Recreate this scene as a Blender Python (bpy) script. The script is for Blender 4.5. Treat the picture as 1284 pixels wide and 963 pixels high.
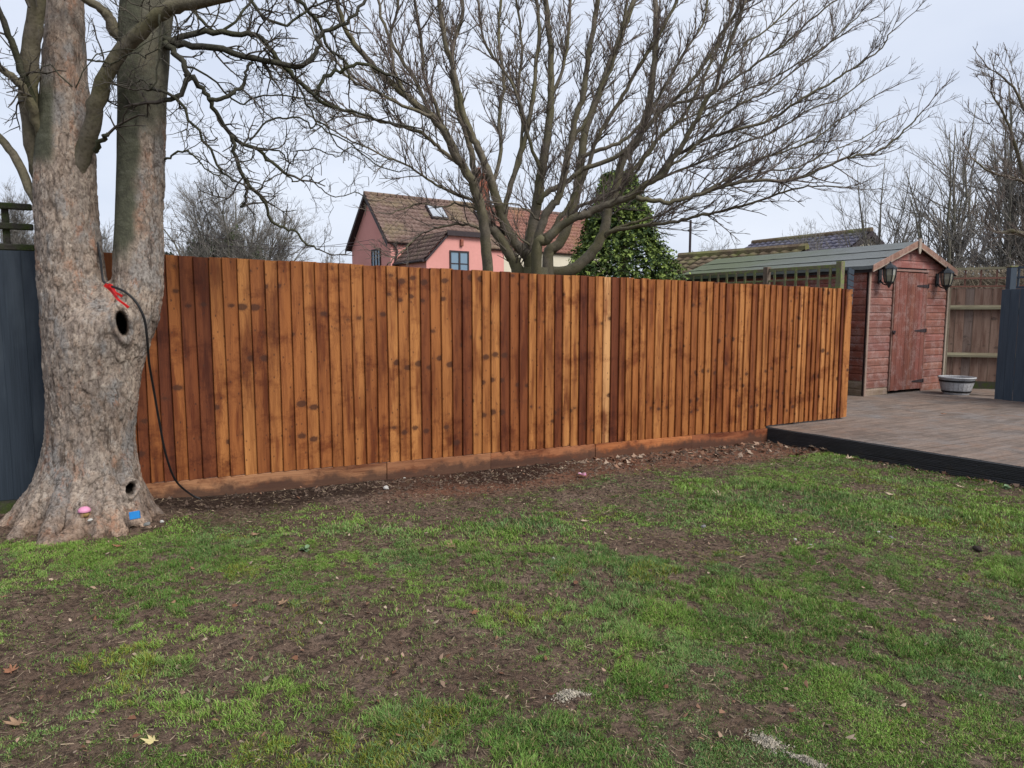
import bpy, bmesh, math, random
import numpy as np
from mathutils import Vector, Matrix

for o in list(bpy.data.objects):
    bpy.data.objects.remove(o)
scene = bpy.context.scene
COL = scene.collection
random.seed(7)
rng = np.random.default_rng(7)
R = math.radians

# ------------------------------------------------------------------ camera
CAM_H = 1.386
PITCH = R(5.82)
FPX = 868.0                      # focal length in photo pixels (1284 wide)
cam_d = bpy.data.cameras.new("camera")
cam = bpy.data.objects.new("camera", cam_d)
COL.objects.link(cam)
cam.location = (0, 0, CAM_H)
cam.rotation_euler = (math.pi / 2 - PITCH, 0, 0)
cam_d.sensor_fit = 'HORIZONTAL'
cam_d.sensor_width = 36.0
cam_d.lens = 36.0 * FPX / 1284.0
cam_d.clip_start = 0.05
cam_d.clip_end = 2000
scene.camera = cam

# ------------------------------------------------------------------ world
SUN_EL, SUN_AZ = R(44), R(130)   # azimuth measured clockwise from +Y
world = bpy.data.worlds.new("World")
scene.world = world
world.use_nodes = True
wn, wl = world.node_tree.nodes, world.node_tree.links
wn.clear()
w_out = wn.new('ShaderNodeOutputWorld')
w_bg = wn.new('ShaderNodeBackground')
w_bg.inputs['Strength'].default_value = 0.10
w_sky = wn.new('ShaderNodeTexSky')
w_sky.sky_type = 'NISHITA'
w_sky.sun_disc = False
w_sky.sun_elevation = SUN_EL
w_sky.sun_rotation = SUN_AZ
w_sky.dust_density = 3.0
w_tc = wn.new('ShaderNodeTexCoord')
w_no = wn.new('ShaderNodeTexNoise')
w_no.inputs['Scale'].default_value = 2.2
w_no.inputs['Detail'].default_value = 5
w_no.inputs['Roughness'].default_value = 0.5
w_map = wn.new('ShaderNodeMapping')
w_map.inputs['Scale'].default_value = (1, 1, 2.6)
wl.new(w_tc.outputs['Generated'], w_map.inputs['Vector'])
wl.new(w_map.outputs[0], w_no.inputs['Vector'])
w_cr = wn.new('ShaderNodeValToRGB')
w_cr.color_ramp.elements[0].position = 0.3
w_cr.color_ramp.elements[0].color = (4.35, 4.78, 5.7, 1)
w_cr.color_ramp.elements[1].position = 0.7
w_cr.color_ramp.elements[1].color = (5.5, 5.82, 6.5, 1)
wl.new(w_no.outputs['Fac'], w_cr.inputs['Fac'])
w_mx = wn.new('ShaderNodeMixRGB')
w_mx.inputs['Fac'].default_value = 0.90
wl.new(w_sky.outputs[0], w_mx.inputs['Color1'])
wl.new(w_cr.outputs[0], w_mx.inputs['Color2'])
wl.new(w_mx.outputs[0], w_bg.inputs['Color'])
wl.new(w_bg.outputs[0], w_out.inputs['Surface'])

# ------------------------------------------------------------------ sun (soft, overcast)
sun_d = bpy.data.lights.new("sun", 'SUN')
sun_d.energy = 2.1
sun_d.angle = R(26)
sun_d.color = (1.0, 0.96, 0.90)
sun = bpy.data.objects.new("sun", sun_d)
COL.objects.link(sun)
sd = Vector((math.sin(SUN_AZ) * math.cos(SUN_EL), math.cos(SUN_AZ) * math.cos(SUN_EL), math.sin(SUN_EL)))
sun.rotation_euler = sd.to_track_quat('Z', 'Y').to_euler()

# ------------------------------------------------------------------ exposure
scene.view_settings.view_transform = 'Standard'
scene.view_settings.look = 'None'
scene.view_settings.exposure = 0.72
scene.view_settings.gamma = 1.0
scene.render.resolution_x = 1024
scene.render.resolution_y = 768
scene.render.engine = 'CYCLES'
scene.cycles.max_bounces = 6
scene.cycles.diffuse_bounces = 3
scene.cycles.transparent_max_bounces = 4

# ------------------------------------------------------------------ measuring helpers
CP, SP = math.cos(PITCH), math.sin(PITCH)
def P(px, py, Y):
    """world point at distance Y seen at photo pixel (used to measure the place)"""
    u, v = (px - 642) / FPX, (481.5 - py) / FPX
    dy, dz = CP + SP * v, -SP + CP * v
    k = Y / dy
    return Vector((u * k, Y, CAM_H + dz * k))
def proj(x, y, z):
    dep = y * CP - (z - CAM_H) * SP
    v = (y * SP + (z - CAM_H) * CP) / dep
    return 642 + FPX * x / dep, 481.5 - FPX * v

# ------------------------------------------------------------------ numpy noise
def _h(ix, iy, iz, s):
    h = (ix * 374761393 + iy * 668265263 + iz * 2147483647 * 3 + s * 974634777) & 0xffffffff
    h = ((h ^ (h >> 13)) * 1274126177) & 0xffffffff
    h = ((h ^ (h >> 16)) * 2246822519) & 0xffffffff
    return ((h ^ (h >> 15)) & 0xffffff) / float(0xffffff)
def vnoise(x, y, z=0.0, s=0):
    x = np.asarray(x, float); y = np.asarray(y, float); z = np.zeros_like(x) + z
    xi, yi, zi = np.floor(x).astype(np.int64), np.floor(y).astype(np.int64), np.floor(z).astype(np.int64)
    fx, fy, fz = x - xi, y - yi, z - zi
    fx, fy, fz = [f * f * (3 - 2 * f) for f in (fx, fy, fz)]
    r = 0
    for a in (0, 1):
        for b in (0, 1):
            for c in (0, 1):
                w = (fx if a else 1 - fx) * (fy if b else 1 - fy) * (fz if c else 1 - fz)
                r = r + w * _h(xi + a, yi + b, zi + c, s)
    return r
def fbm(x, y, z=0.0, o=4, s=0):
    r, a, f, t = 0, 1.0, 1.0, 0
    for i in range(o):
        r = r + a * vnoise(np.asarray(x) * f, np.asarray(y) * f, np.asarray(z) * f, s + i * 17)
        t += a; a *= .5; f *= 2.03
    return r / t
def cells(x, y, z, s=0):
    """F1, F2 and id of nearest cell"""
    x = np.asarray(x, float)
    xi, yi, zi = [np.floor(q).astype(np.int64) for q in (x, y, z)]
    f1 = np.full(x.shape, 9.0); f2 = np.full(x.shape, 9.0); cid = np.zeros(x.shape)
    for a in (-1, 0, 1):
        for b in (-1, 0, 1):
            for c in (-1, 0, 1):
                X, Y_, Z = xi + a, yi + b, zi + c
                dx = X + _h(X, Y_, Z, s) - x; dy = Y_ + _h(X, Y_, Z, s + 1) - y; dz = Z + _h(X, Y_, Z, s + 2) - z
                d = np.sqrt(dx * dx + dy * dy + dz * dz)
                near = d < f1
                f2 = np.where(near, f1, np.minimum(f2, d))
                cid = np.where(near, _h(X, Y_, Z, s + 3), cid)
                f1 = np.where(near, d, f1)
    return f1, f2, cid
def sstep(a, b, x):
    t = np.clip((np.asarray(x, float) - a) / (b - a), 0, 1)
    return t * t * (3 - 2 * t)

# ------------------------------------------------------------------ ground shape
FA = np.array([-2.427, 5.086]); FD = np.array([0.881, 0.473]); FN = np.array([0.473, -0.881])
TREE = (-2.72, 4.40)
def fdist(x, y):
    return (x - FA[0]) * FN[0] + (y - FA[1]) * FN[1]
def gz(x, y, fine=True, cv=None):
    x = np.asarray(x, float); y = np.asarray(y, float)
    b = -0.0177 * (np.clip(x, -6, 7) + 2.427)
    d2 = ((x - TREE[0]) ** 2 + (y - TREE[1]) ** 2)
    b = b + 0.07 * np.exp(-d2 / 0.45)
    lawn = sstep(-.02, .25, fdist(x, y))
    if fine:
        b = b + lawn * ((fbm(x * .9, y * .9, 0, 3, 5) - .5) * .07 + (fbm(x * 5, y * 5, 0, 3, 9) - .5) * .035)
        c = bare(x, y) if cv is None else 1 - cv
        b = b + lawn * c * (fbm(x * 20, y * 20, 0, 3, 13) - .45) * .034
    return b
def blob(px, py, cx, cy, rx, ry):
    return np.exp(-((px - cx) / rx) ** 2 - ((py - cy) / ry) ** 2)
def cover(x, y):
    """grass cover 0..1, patchy like the worn lawn"""
    px, py = proj(x, y, 0 * x)
    b = 0.465 + 0.145 * sstep(560, 1000, px) + 0.09 * sstep(860, 960, py)
    for cx, cy, rx, ry, v in [
        (380, 800, 210, 50, -.17), (640, 715, 120, 35, -.10), (850, 668, 80, 16, -.20), (960, 690, 90, 16, -.12),
        (700, 800, 90, 45, -.12), (1000, 885, 70, 25, -.14), (40, 850, 80, 50, -.10), (250, 760, 120, 25, -.08),
        (90, 690, 120, 26, .42), (260, 668, 170, 16, .34), (330, 705, 120, 16, .22), (150, 750, 120, 30, .12), (560, 655, 120, 12, .2), (900, 770, 150, 30, .12),
        (1200, 840, 110, 60, .20), (640, 650, 90, 12, .12), (560, 890, 160, 40, .14), (780, 860, 60, 60, .05),
        (1130, 625, 130, 20, .22), (880, 640, 150, 12, .12), (1000, 590, 60, 12, .2), (1150, 700, 150, 30, .10),
        (700, 940, 200, 30, .12), (820, 900, 60, 20, -.10), (180, 830, 60, 30, .04), (1060, 920, 60, 20, -.06)]:
        b = b + v * blob(px, py, cx, cy, rx, ry)
    n = fbm(x * 1.9, y * 1.9, 0, 3, 31) * .30 + fbm(x * 7.5, y * 7.5, 0, 3, 57) * .34 + vnoise(x * 24, y * 24, 0, 61) * .22 + vnoise(x * 55, y * 55, 0, 67) * .14
    b = .5 + (b - .5) * .62
    c = sstep(-.02, .30, n - (1 - b) + .06)
    edge = .74 + .22 * (fbm(x * 2.3, y * 2.3, 0, 3, 77) - .5) * 2
    c = c * sstep(edge - .14, edge + .14, fdist(x, y) + .25 * blob(px, py, 250, 660, 160, 30))
    d = np.sqrt((x - TREE[0]) ** 2 + (y - TREE[1]) ** 2)
    return c * sstep(.42, .56, d)
def bare(x, y):
    return 1 - cover(x, y)
def ground_at(px, py):
    """ground point seen at photo pixel"""
    z = 0.0
    for _ in range(6):
        u, v = (px - 642) / FPX, (481.5 - py) / FPX
        dy, dz = CP + SP * v, -SP + CP * v
        k = (z - CAM_H) / dz
        x, y = u * k, dy * k
        z = float(gz(np.array([x]), np.array([y]))[0])
    return Vector((x, y, z))

# ------------------------------------------------------------------ object helpers
def tag(o, label=None, cat=None, group=None, kind=None):
    if label: o['label'] = label
    if cat: o['category'] = cat
    if group: o['group'] = group
    if kind: o['kind'] = kind
    return o
def empty(name, loc=(0, 0, 0), rz=0):
    o = bpy.data.objects.new(name, None)
    o.location = loc; o.rotation_euler = (0, 0, rz); o.empty_display_size = .1
    COL.objects.link(o)
    return o
def link(name, me, mats, parent=None, loc=None, rz=None):
    o = bpy.data.objects.new(name, me)
    for m in (mats if isinstance(mats, (list, tuple)) else [mats]):
        if m and len(me.materials) < (len(mats) if isinstance(mats, (list, tuple)) else 1):
            me.materials.append(m)
    COL.objects.link(o)
    if parent: o.parent = parent
    if loc is not None: o.location = loc
    if rz is not None: o.rotation_euler = (0, 0, rz)
    return o
def np_mesh(name, V, F, smooth=False):
    """V (n,3), F (m,k) all faces the same k"""
    V = np.asarray(V, np.float32); F = np.asarray(F, np.int32)
    me = bpy.data.meshes.new(name)
    me.vertices.add(len(V)); me.vertices.foreach_set('co', V.ravel())
    m, k = F.shape
    me.loops.add(m * k); me.loops.foreach_set('vertex_index', F.ravel())
    me.polygons.add(m)
    me.polygons.foreach_set('loop_start', np.arange(0, m * k, k, dtype=np.int32))
    me.polygons.foreach_set('loop_total', np.full(m, k, np.int32))
    if smooth: me.polygons.foreach_set('use_smooth', np.ones(m, bool))
    me.update(calc_edges=True)
    return me
class MB:
    def __init__(s): s.v = []; s.f = []; s.mi = []
    def add(s, vs, fs, mi=0):
        b = len(s.v); s.v += [tuple(q) for q in vs]
        for f in fs: s.f.append(tuple(i + b for i in f)); s.mi.append(mi)
    def box(s, x0, x1, y0, y1, z0, z1, mi=0, M=None):
        vs = [(x, y, z) for x in (x0, x1) for y in (y0, y1) for z in (z0, z1)]
        if M is not None: vs = [M @ Vector(q) for q in vs]
        s.add(vs, [(0, 1, 3, 2), (4, 6, 7, 5), (0, 4, 5, 1), (2, 3, 7, 6), (0, 2, 6, 4), (1, 5, 7, 3)], mi)
    def prism(s, poly, axis_pts, mi=0):
        """poly: list of 3D pts (planar ring), extruded by vector"""
        n = len(poly); e = Vector(axis_pts)
        vs = [Vector(q) for q in poly] + [Vector(q) + e for q in poly]
        fs = [tuple(range(n))[::-1], tuple(range(n, 2 * n))] + [(i, (i + 1) % n, n + (i + 1) % n, n + i) for i in range(n)]
        s.add(vs, fs, mi)
    def tube(s, pts, rad, k=8, cap=True, mi=0):
        pts = [Vector(q) for q in pts]; b = len(s.v); up = Vector((0.13, 0.31, 0.94))
        n = len(pts)
        for i, p in enumerate(pts):
            d = (pts[min(i + 1, n - 1)] - pts[max(i - 1, 0)]).normalized()
            a = d.cross(up)
            if a.length < .05: a = d.cross(Vector((1, 0, 0)))
            a.normalize(); c = d.cross(a)
            r = rad[i] if hasattr(rad, '__len__') else rad
            for j in range(k):
                t = 2 * math.pi * j / k
                s.v.append(tuple(p + a * (r * math.cos(t)) + c * (r * math.sin(t))))
        for i in range(n - 1):
            for j in range(k):
                q = b + i * k + j; q2 = b + i * k + (j + 1) % k
                s.f.append((q, q2, q2 + k, q + k)); s.mi.append(mi)
        if cap:
            s.f.append(tuple(range(b, b + k))[::-1]); s.mi.append(mi)
            s.f.append(tuple(range(b + (n - 1) * k, b + n * k))); s.mi.append(mi)
    def lathe(s, prof, k=24, mi=0, c=(0, 0, 0)):
        b = len(s.v)
        for r, z in prof:
            for j in range(k):
                t = 2 * math.pi * j / k
                s.v.append((c[0] + r * math.cos(t), c[1] + r * math.sin(t), c[2] + z))
        for i in range(len(prof) - 1):
            for j in range(k):
                q = b + i * k + j; q2 = b + i * k + (j + 1) % k
                s.f.append((q, q2, q2 + k, q + k)); s.mi.append(mi)
    def build(s, name, mats, parent=None, smooth=False, bevel=0, loc=None, rz=None):
        me = bpy.data.meshes.new(name)
        me.from_pydata(s.v, [], s.f)
        ms = mats if isinstance(mats, (list, tuple)) else [mats]
        for m in ms: me.materials.append(m)
        me.polygons.foreach_set('material_index', s.mi)
        if smooth: me.polygons.foreach_set('use_smooth', [True] * len(s.f))
        me.update()
        o = bpy.data.objects.new(name, me); COL.objects.link(o)
        if parent: o.parent = parent
        if loc is not None: o.location = loc
        if rz is not None: o.rotation_euler = (0, 0, rz)
        if bevel:
            bm = bmesh.new(); bm.from_mesh(me)
            bmesh.ops.bevel(bm, geom=bm.edges[:], offset=bevel, segments=1, affect='EDGES', clamp_overlap=True)
            bm.to_mesh(me); bm.free()
        return o

# ------------------------------------------------------------------ material helpers
class NT:
    def __init__(s, name, rough=.8, spec=.3):
        s.m = bpy.data.materials.new(name); s.m.use_nodes = True
        s.n, s.l = s.m.node_tree.nodes, s.m.node_tree.links
        s.b = s.n['Principled BSDF']
        s.b.inputs['Roughness'].default_value = rough
        s.b.inputs['Specular IOR Level'].default_value = spec
        s.tc = s.n.new('ShaderNodeTexCoord'); s.oi = s.n.new('ShaderNodeObjectInfo')
        s.obj = s.tc.outputs['Object']
        s.geo = None
    def pos(s):
        g = s.n.new('ShaderNodeNewGeometry'); return g.outputs['Position']
    def set(s, sock, v):
        if isinstance(v, (int, float)): sock.default_value = v
        elif isinstance(v, tuple): sock.default_value = v if len(v) == len(sock.default_value) else v + (1,)
        else: s.l.new(v, sock)
    def math(s, op, a, b=0.0, c=None):
        q = s.n.new('ShaderNodeMath'); q.operation = op; s.set(q.inputs[0], a); s.set(q.inputs[1], b)
        if c is not None: s.set(q.inputs[2], c)
        return q.outputs[0]
    def vmath(s, op, a, b):
        q = s.n.new('ShaderNodeVectorMath'); q.operation = op; s.set(q.inputs[0], a)
        if op == 'SCALE': s.set(q.inputs['Scale'], b)
        else: s.set(q.inputs[1], b)
        return q.outputs[0]
    def xyz(s, a):
        q = s.n.new('ShaderNodeSeparateXYZ'); s.set(q.inputs[0], a); return q.outputs
    def comb(s, x, y, z):
        q = s.n.new('ShaderNodeCombineXYZ'); s.set(q.inputs[0], x); s.set(q.inputs[1], y); s.set(q.inputs[2], z); return q.outputs[0]
    def noise(s, vec, scale, det=4, rough=.55, dist=0):
        q = s.n.new('ShaderNodeTexNoise'); s.set(q.inputs['Vector'], vec)
        s.set(q.inputs['Scale'], scale); q.inputs['Detail'].default_value = det
        q.inputs['Roughness'].default_value = rough; q.inputs['Distortion'].default_value = dist
        return q.outputs['Fac']
    def voro(s, vec, scale, feat='F1', out='Distance', rnd=1.0):
        q = s.n.new('ShaderNodeTexVoronoi'); q.feature = feat; s.set(q.inputs['Vector'], vec)
        s.set(q.inputs['Scale'], scale); q.inputs['Randomness'].default_value = rnd
        return q.outputs[out]
    def ramp(s, f, stops, interp='LINEAR'):
        q = s.n.new('ShaderNodeValToRGB'); s.set(q.inputs[0], f); q.color_ramp.interpolation = interp
        e = q.color_ramp.elements
        while len(e) < len(stops): e.new(.5)
        for i, (p, c) in enumerate(stops):
            e[i].position = p
            e[i].color = (c, c, c, 1) if isinstance(c, (int, float)) else tuple(c) + (1,)
        return q.outputs[0]
    def mix(s, f, a, b, mode='MIX'):
        q = s.n.new('ShaderNodeMixRGB'); q.blend_type = mode
        s.set(q.inputs[0], f); s.set(q.inputs[1], a); s.set(q.inputs[2], b); return q.outputs[0]
    def bump(s, h, strength=.5, dist=.01):
        q = s.n.new('ShaderNodeBump'); s.set(q.inputs['Height'], h)
        q.inputs['Strength'].default_value = strength; q.inputs['Distance'].default_value = dist
        s.l.new(q.outputs[0], s.b.inputs['Normal']); return q
    def attr(s, name, out='Fac'):
        q = s.n.new('ShaderNodeAttribute'); q.attribute_name = name; return q.outputs[out]
    def col(s, c): s.set(s.b.inputs['Base Color'], c)
    def rough(s, c): s.set(s.b.inputs['Roughness'], c)

def simple(name, c, rough=.7, var=.25, scale=8, spec=.3, bump=.0):
    t = NT(name, rough, spec)
    n = t.noise(t.obj, scale, 5, .6)
    lo = tuple(q * (1 - var) for q in c); hi = tuple(min(1, q * (1 + var)) for q in c)
    t.col(t.ramp(n, [(.3, lo), (.7, hi)]))
    if bump: t.bump(t.noise(t.obj, scale * 4, 5, .6), bump, .004)
    return t.m

def wood(name, tint_by_object=True, worn=0.0, splash=0.0, base=(.3, .15, .07), knots=1.0, rough=.72, grain=1.0, dark=(.05, .018, .01), axis='z', wet=.5, bumpd=.0025):
    """stained timber; grain along local axis; object colour = tint, object alpha = knot pattern of its run"""
    t = NT(name, rough, .25)
    x, y, z = t.xyz(t.obj)
    if axis == 'x': x, z = z, x
    rnd = t.math('MULTIPLY', t.oi.outputs['Random'], 47.0)
    seed = t.math('MULTIPLY', t.oi.outputs['Alpha'], 61.0)
    wob = t.math('MULTIPLY', t.oi.outputs['Random'], .10)
    kv = t.comb(t.math('ADD', t.math('MULTIPLY', x, 5.0), t.math('MULTIPLY', seed, 3.1)), t.math('ADD', seed, t.math('MULTIPLY', wob, 3.0)), t.math('MULTIPLY', t.math('ADD', z, wob), 8.0))
    kd = t.voro(kv, 1.0)
    ksz = t.noise(t.vmath('SCALE', kv, .8), 1.0, 1, .5)
    kd = t.math('ADD', kd, t.math('MULTIPLY', t.math('SUBTRACT', ksz, .5), .45))
    bend = t.ramp(kd, [(.10, .030), (.45, 0.0)])
    # grain
    w = t.noise(t.comb(t.math('MULTIPLY', x, 3.0), rnd, t.math('MULTIPLY', z, 1.3)), 1.0, 2, .5)
    gx = t.math('ADD', t.math('ADD', x, t.math('MULTIPLY', w, .05)), bend)
    gv = t.comb(t.math('MULTIPLY', gx, 120.0), rnd, t.math('MULTIPLY', z, 1.6))
    g1 = t.noise(gv, 1.0, 3, .6)
    g2 = t.noise(t.comb(t.math('MULTIPLY', gx, 420.0), rnd, t.math('MULTIPLY', z, 5.0)), 1.0, 2, .6)
    # long streaks / wet stains
    st = t.noise(t.comb(t.math('MULTIPLY', x, 11.0), t.math('ADD', rnd, 5.0), t.math('MULTIPLY', z, 1.1)), 1.0, 4, .62)
    big = t.noise(t.comb(t.math('ADD', t.math('MULTIPLY', x, 13.0), t.math('MULTIPLY', rnd, .5)), seed, t.math('MULTIPLY', z, 1.7)), 1.0, 4, .6)
    base_c = t.oi.outputs['Color'] if tint_by_object else base
    c = t.mix(t.ramp(g1, [(.35, 0.0), (.7, .45 * grain)]), base_c, t.mix(1.0, base_c, (.42, .30, .24), 'MULTIPLY'))
    c = t.mix(t.ramp(g2, [(.4, 0.0), (.75, .30 * grain)]), c, t.mix(1.0, c, (.5, .42, .36), 'MULTIPLY'))
    c = t.mix(t.ramp(st, [(.45, 0.0), (.72, wet)]), c, t.mix(1.0, c, (.36, .24, .20), 'MULTIPLY'))
    c = t.mix(t.ramp(big, [(.48, 0.0), (.64, 1.0 * wet)]), c, t.mix(1.0, c, (.36, .20, .15), 'MULTIPLY'))
    hi = t.ramp(st, [(.25, .35), (.42, 0.0)])
    c = t.mix(hi, c, t.mix(1.0, c, (1.35, 1.4, 1.4), 'MULTIPLY'))
    if wet > .6:
        bp_ = t.noise(t.vmath('MULTIPLY', t.pos(), (2.6, 2.6, 3.8)), 1.0, 6, .72)
        c = t.mix(t.ramp(bp_, [(.53, 0.0), (.66, .8)]), c, t.mix(1.0, c, (.42, .27, .22), 'MULTIPLY'))
    # knots, one pattern per run of boards cut from the same timber
    if knots:
        jag = t.math('MULTIPLY', t.math('SUBTRACT', t.noise(t.obj, 85, 4, .7), .5), .20)
        kd = t.math('ADD', kd, jag)
        k = t.ramp(kd, [(.10, 1.0), (.135, .85), (.165, .30), (.27, 0.0)])
        c = t.mix(t.math('MULTIPLY', k, .85 * knots), c, dark)
        kd2 = t.voro(t.comb(t.math('MULTIPLY', x, 20.0), rnd, t.math('MULTIPLY', z, 14.0)), 1.0)
        kd2 = t.math('ADD', kd2, t.math('MULTIPLY', jag, .5))
        k2 = t.ramp(kd2, [(.07, 1.0), (.17, 0.0)])
        c = t.mix(t.math('MULTIPLY', k2, .75 * knots), c, dark)
        bz = t.math('ADD', t.math('MULTIPLY', t.math('ADD', z, wob), 2.6), t.math('MULTIPLY', t.noise(t.obj, 14, 3, .6), .22))
        bd = t.voro(t.comb(t.math('MULTIPLY', seed, 2.0), seed, bz), 1.0)
        bm_ = t.math('MULTIPLY', t.ramp(bd, [(.10, .8), (.20, 0.0)]), t.ramp(t.noise(t.obj, 24, 4, .7), [(.42, 0.0), (.60, 1.0)]))
        c = t.mix(t.math('MULTIPLY', bm_, .75 * knots), c, t.mix(1.0, c, (.28, .15, .12), 'MULTIPLY'))
    if splash:
        zr_ = t.xyz(t.obj)[2]
        sp_ = t.math('ADD', t.math('MULTIPLY', zr_, -3.6), t.math('MULTIPLY', t.noise(t.pos(), 4.5, 6, .7), .95))
        c = t.mix(t.ramp(sp_, [(.62, 0.0), (.82, splash)]), c, (.060, .032, .022))
    if worn:
        wn_ = t.noise(t.vmath('ADD', t.pos(), (3.0, 1.0, 2.0)), 5.5, 6, .72); wf = t.noise(t.obj, 45, 5, .7)
        c = t.mix(t.math('MULTIPLY', t.ramp(wn_, [(.46, 0.0), (.60, worn)]), t.ramp(wf, [(.38, .1), (.58, 1.0)])), c, (.34, .27, .255))
        c = t.mix(t.ramp(wf, [(.34, .55), (.46, 0.0)]), c, t.mix(1.0, c, (.35, .3, .3), 'MULTIPLY'))
    t.col(c)
    t.rough(t.ramp(st, [(.3, rough), (.75, rough - .2)]))
    t.bump(t.math('ADD', g1, t.math('MULTIPLY', g2, .5)), .5, bumpd)
    return t.m

# ================================================================== MATERIALS
M_fence = wood('stained_board', True, knots=1.0, wet=.75, bumpd=.003)
M_gravel = wood('stained_gravel_board', True, splash=.85, knots=.6, wet=.8, axis='x')
M_oldwood = wood('weathered_board', True, knots=.7, wet=.5, rough=.85, dark=(.04, .03, .025))
M_oldrail = wood('weathered_rail', True, knots=.3, wet=.4, rough=.88, axis='x', dark=(.05, .045, .03))
M_clad = wood('cladding_paint', True, worn=.5, knots=.35, wet=.35, rough=.75, axis='x', dark=(.10, .04, .03))
M_doorw = wood('door_paint', True, worn=.4, knots=.3, wet=.35, rough=.75, dark=(.10, .04, .03))

def blue_paint(ca_=(.033, .047, .066), cb_=(.052, .072, .097), nm='slate_blue_paint'):
    t = NT(nm, .62, .3)
    x, y, z = t.xyz(t.obj)
    r = t.math('MULTIPLY', t.oi.outputs['Random'], 31.0)
    g = t.noise(t.comb(t.math('MULTIPLY', x, 130.0), r, t.math('MULTIPLY', z, 3.0)), 1.0, 3, .6)
    d = t.noise(t.comb(t.math('MULTIPLY', x, 6.0), r, t.math('MULTIPLY', z, 1.5)), 1.0, 4, .6)
    c = t.ramp(g, [(.3, ca_), (.7, cb_)])
    c = t.mix(t.ramp(d, [(.5, 0.0), (.8, .5)]), c, (.075, .095, .115))
    t.col(c); t.bump(g, .5, .002)
    return t.m
M_blue = blue_paint()
M_blue_dark = blue_paint((.016, .025, .036), (.028, .040, .056), 'slate_blue_paint_dark')  # blue paint in darker tones, for the left fence boards

def moss_wood(name, a=(.055, .075, .022), b=(.06, .055, .045)):
    t = NT(name, .9, .15)
    n = t.noise(t.obj, 14, 5, .65); f = t.noise(t.obj, 90, 4, .6)
    c = t.mix(t.ramp(n, [(.38, 0.0), (.58, 1.0)]), a, b)
    c = t.mix(t.ramp(f, [(.4, 0.0), (.7, .6)]), c, t.mix(1.0, c, (.35, .35, .3), 'MULTIPLY'))
    t.col(c); t.bump(f, .7, .004)
    return t.m
M_moss = moss_wood('mossy_timber')
M_moss2 = moss_wood('green_stained_timber', (.20, .24, .085), (.19, .16, .115))

def soil():
    t = NT('soil', .95, .12)
    p = t.pos()
    n1 = t.noise(p, 2.2, 5, .6); n2 = t.noise(p, 26, 5, .7); n3 = t.noise(p, 140, 4, .7)
    c = t.ramp(n1, [(.3, (.135, .088, .062)), (.55, (.20, .136, .100)), (.75, (.26, .188, .146))])
    c = t.mix(t.ramp(n2, [(.36, .85), (.54, 0.0)]), c, (.030, .020, .015))
    c = t.mix(t.ramp(t.noise(p, 60, 4, .75), [(.36, .7), (.48, 0.0)]), c, (.035, .024, .018))
    c = t.mix(t.ramp(n3, [(.58, 0.0), (.74, .55)]), c, (.19, .15, .115))
    # damp strip under the fence
    c = t.mix(t.math('MULTIPLY', t.attr('strip'), t.ramp(n1, [(.3, .5), (.7, .9)])), c, (.20, .085, .050))
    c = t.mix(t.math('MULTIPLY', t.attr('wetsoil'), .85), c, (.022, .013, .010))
    # low green growth at grass roots
    gr = t.attr('green')
    c = t.mix(t.math('MULTIPLY', gr, t.ramp(t.noise(p, 45, 4, .7), [(.35, .15), (.6, .85)])), c, (.050, .072, .018))
    mo = t.ramp(t.noise(p, 3.1, 4, .7), [(.60, 0.0), (.72, .5)])
    c = t.mix(t.math('MULTIPLY', mo, t.ramp(n2, [(.45, 0.0), (.6, .8)])), c, (.115, .115, .022))
    t.col(c)
    t.rough(t.ramp(n2, [(.3, .65), (.6, .97)]))
    t.bump(t.math('ADD', t.math('MULTIPLY', n2, .9), t.math('MULTIPLY', n3, .5)), 1.0, .03)
    return t.m
M_soil = soil()

def attr_leaf(name, rough=.6, trans=.15):
    t = NT(name, rough, .25)
    t.col(t.attr('col', 'Color'))
    return t.m
M_grass = attr_leaf('grass_blade', .55)
M_litter = attr_leaf('litter', .85)
M_conifer = attr_leaf('conifer_frond', .7)

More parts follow.
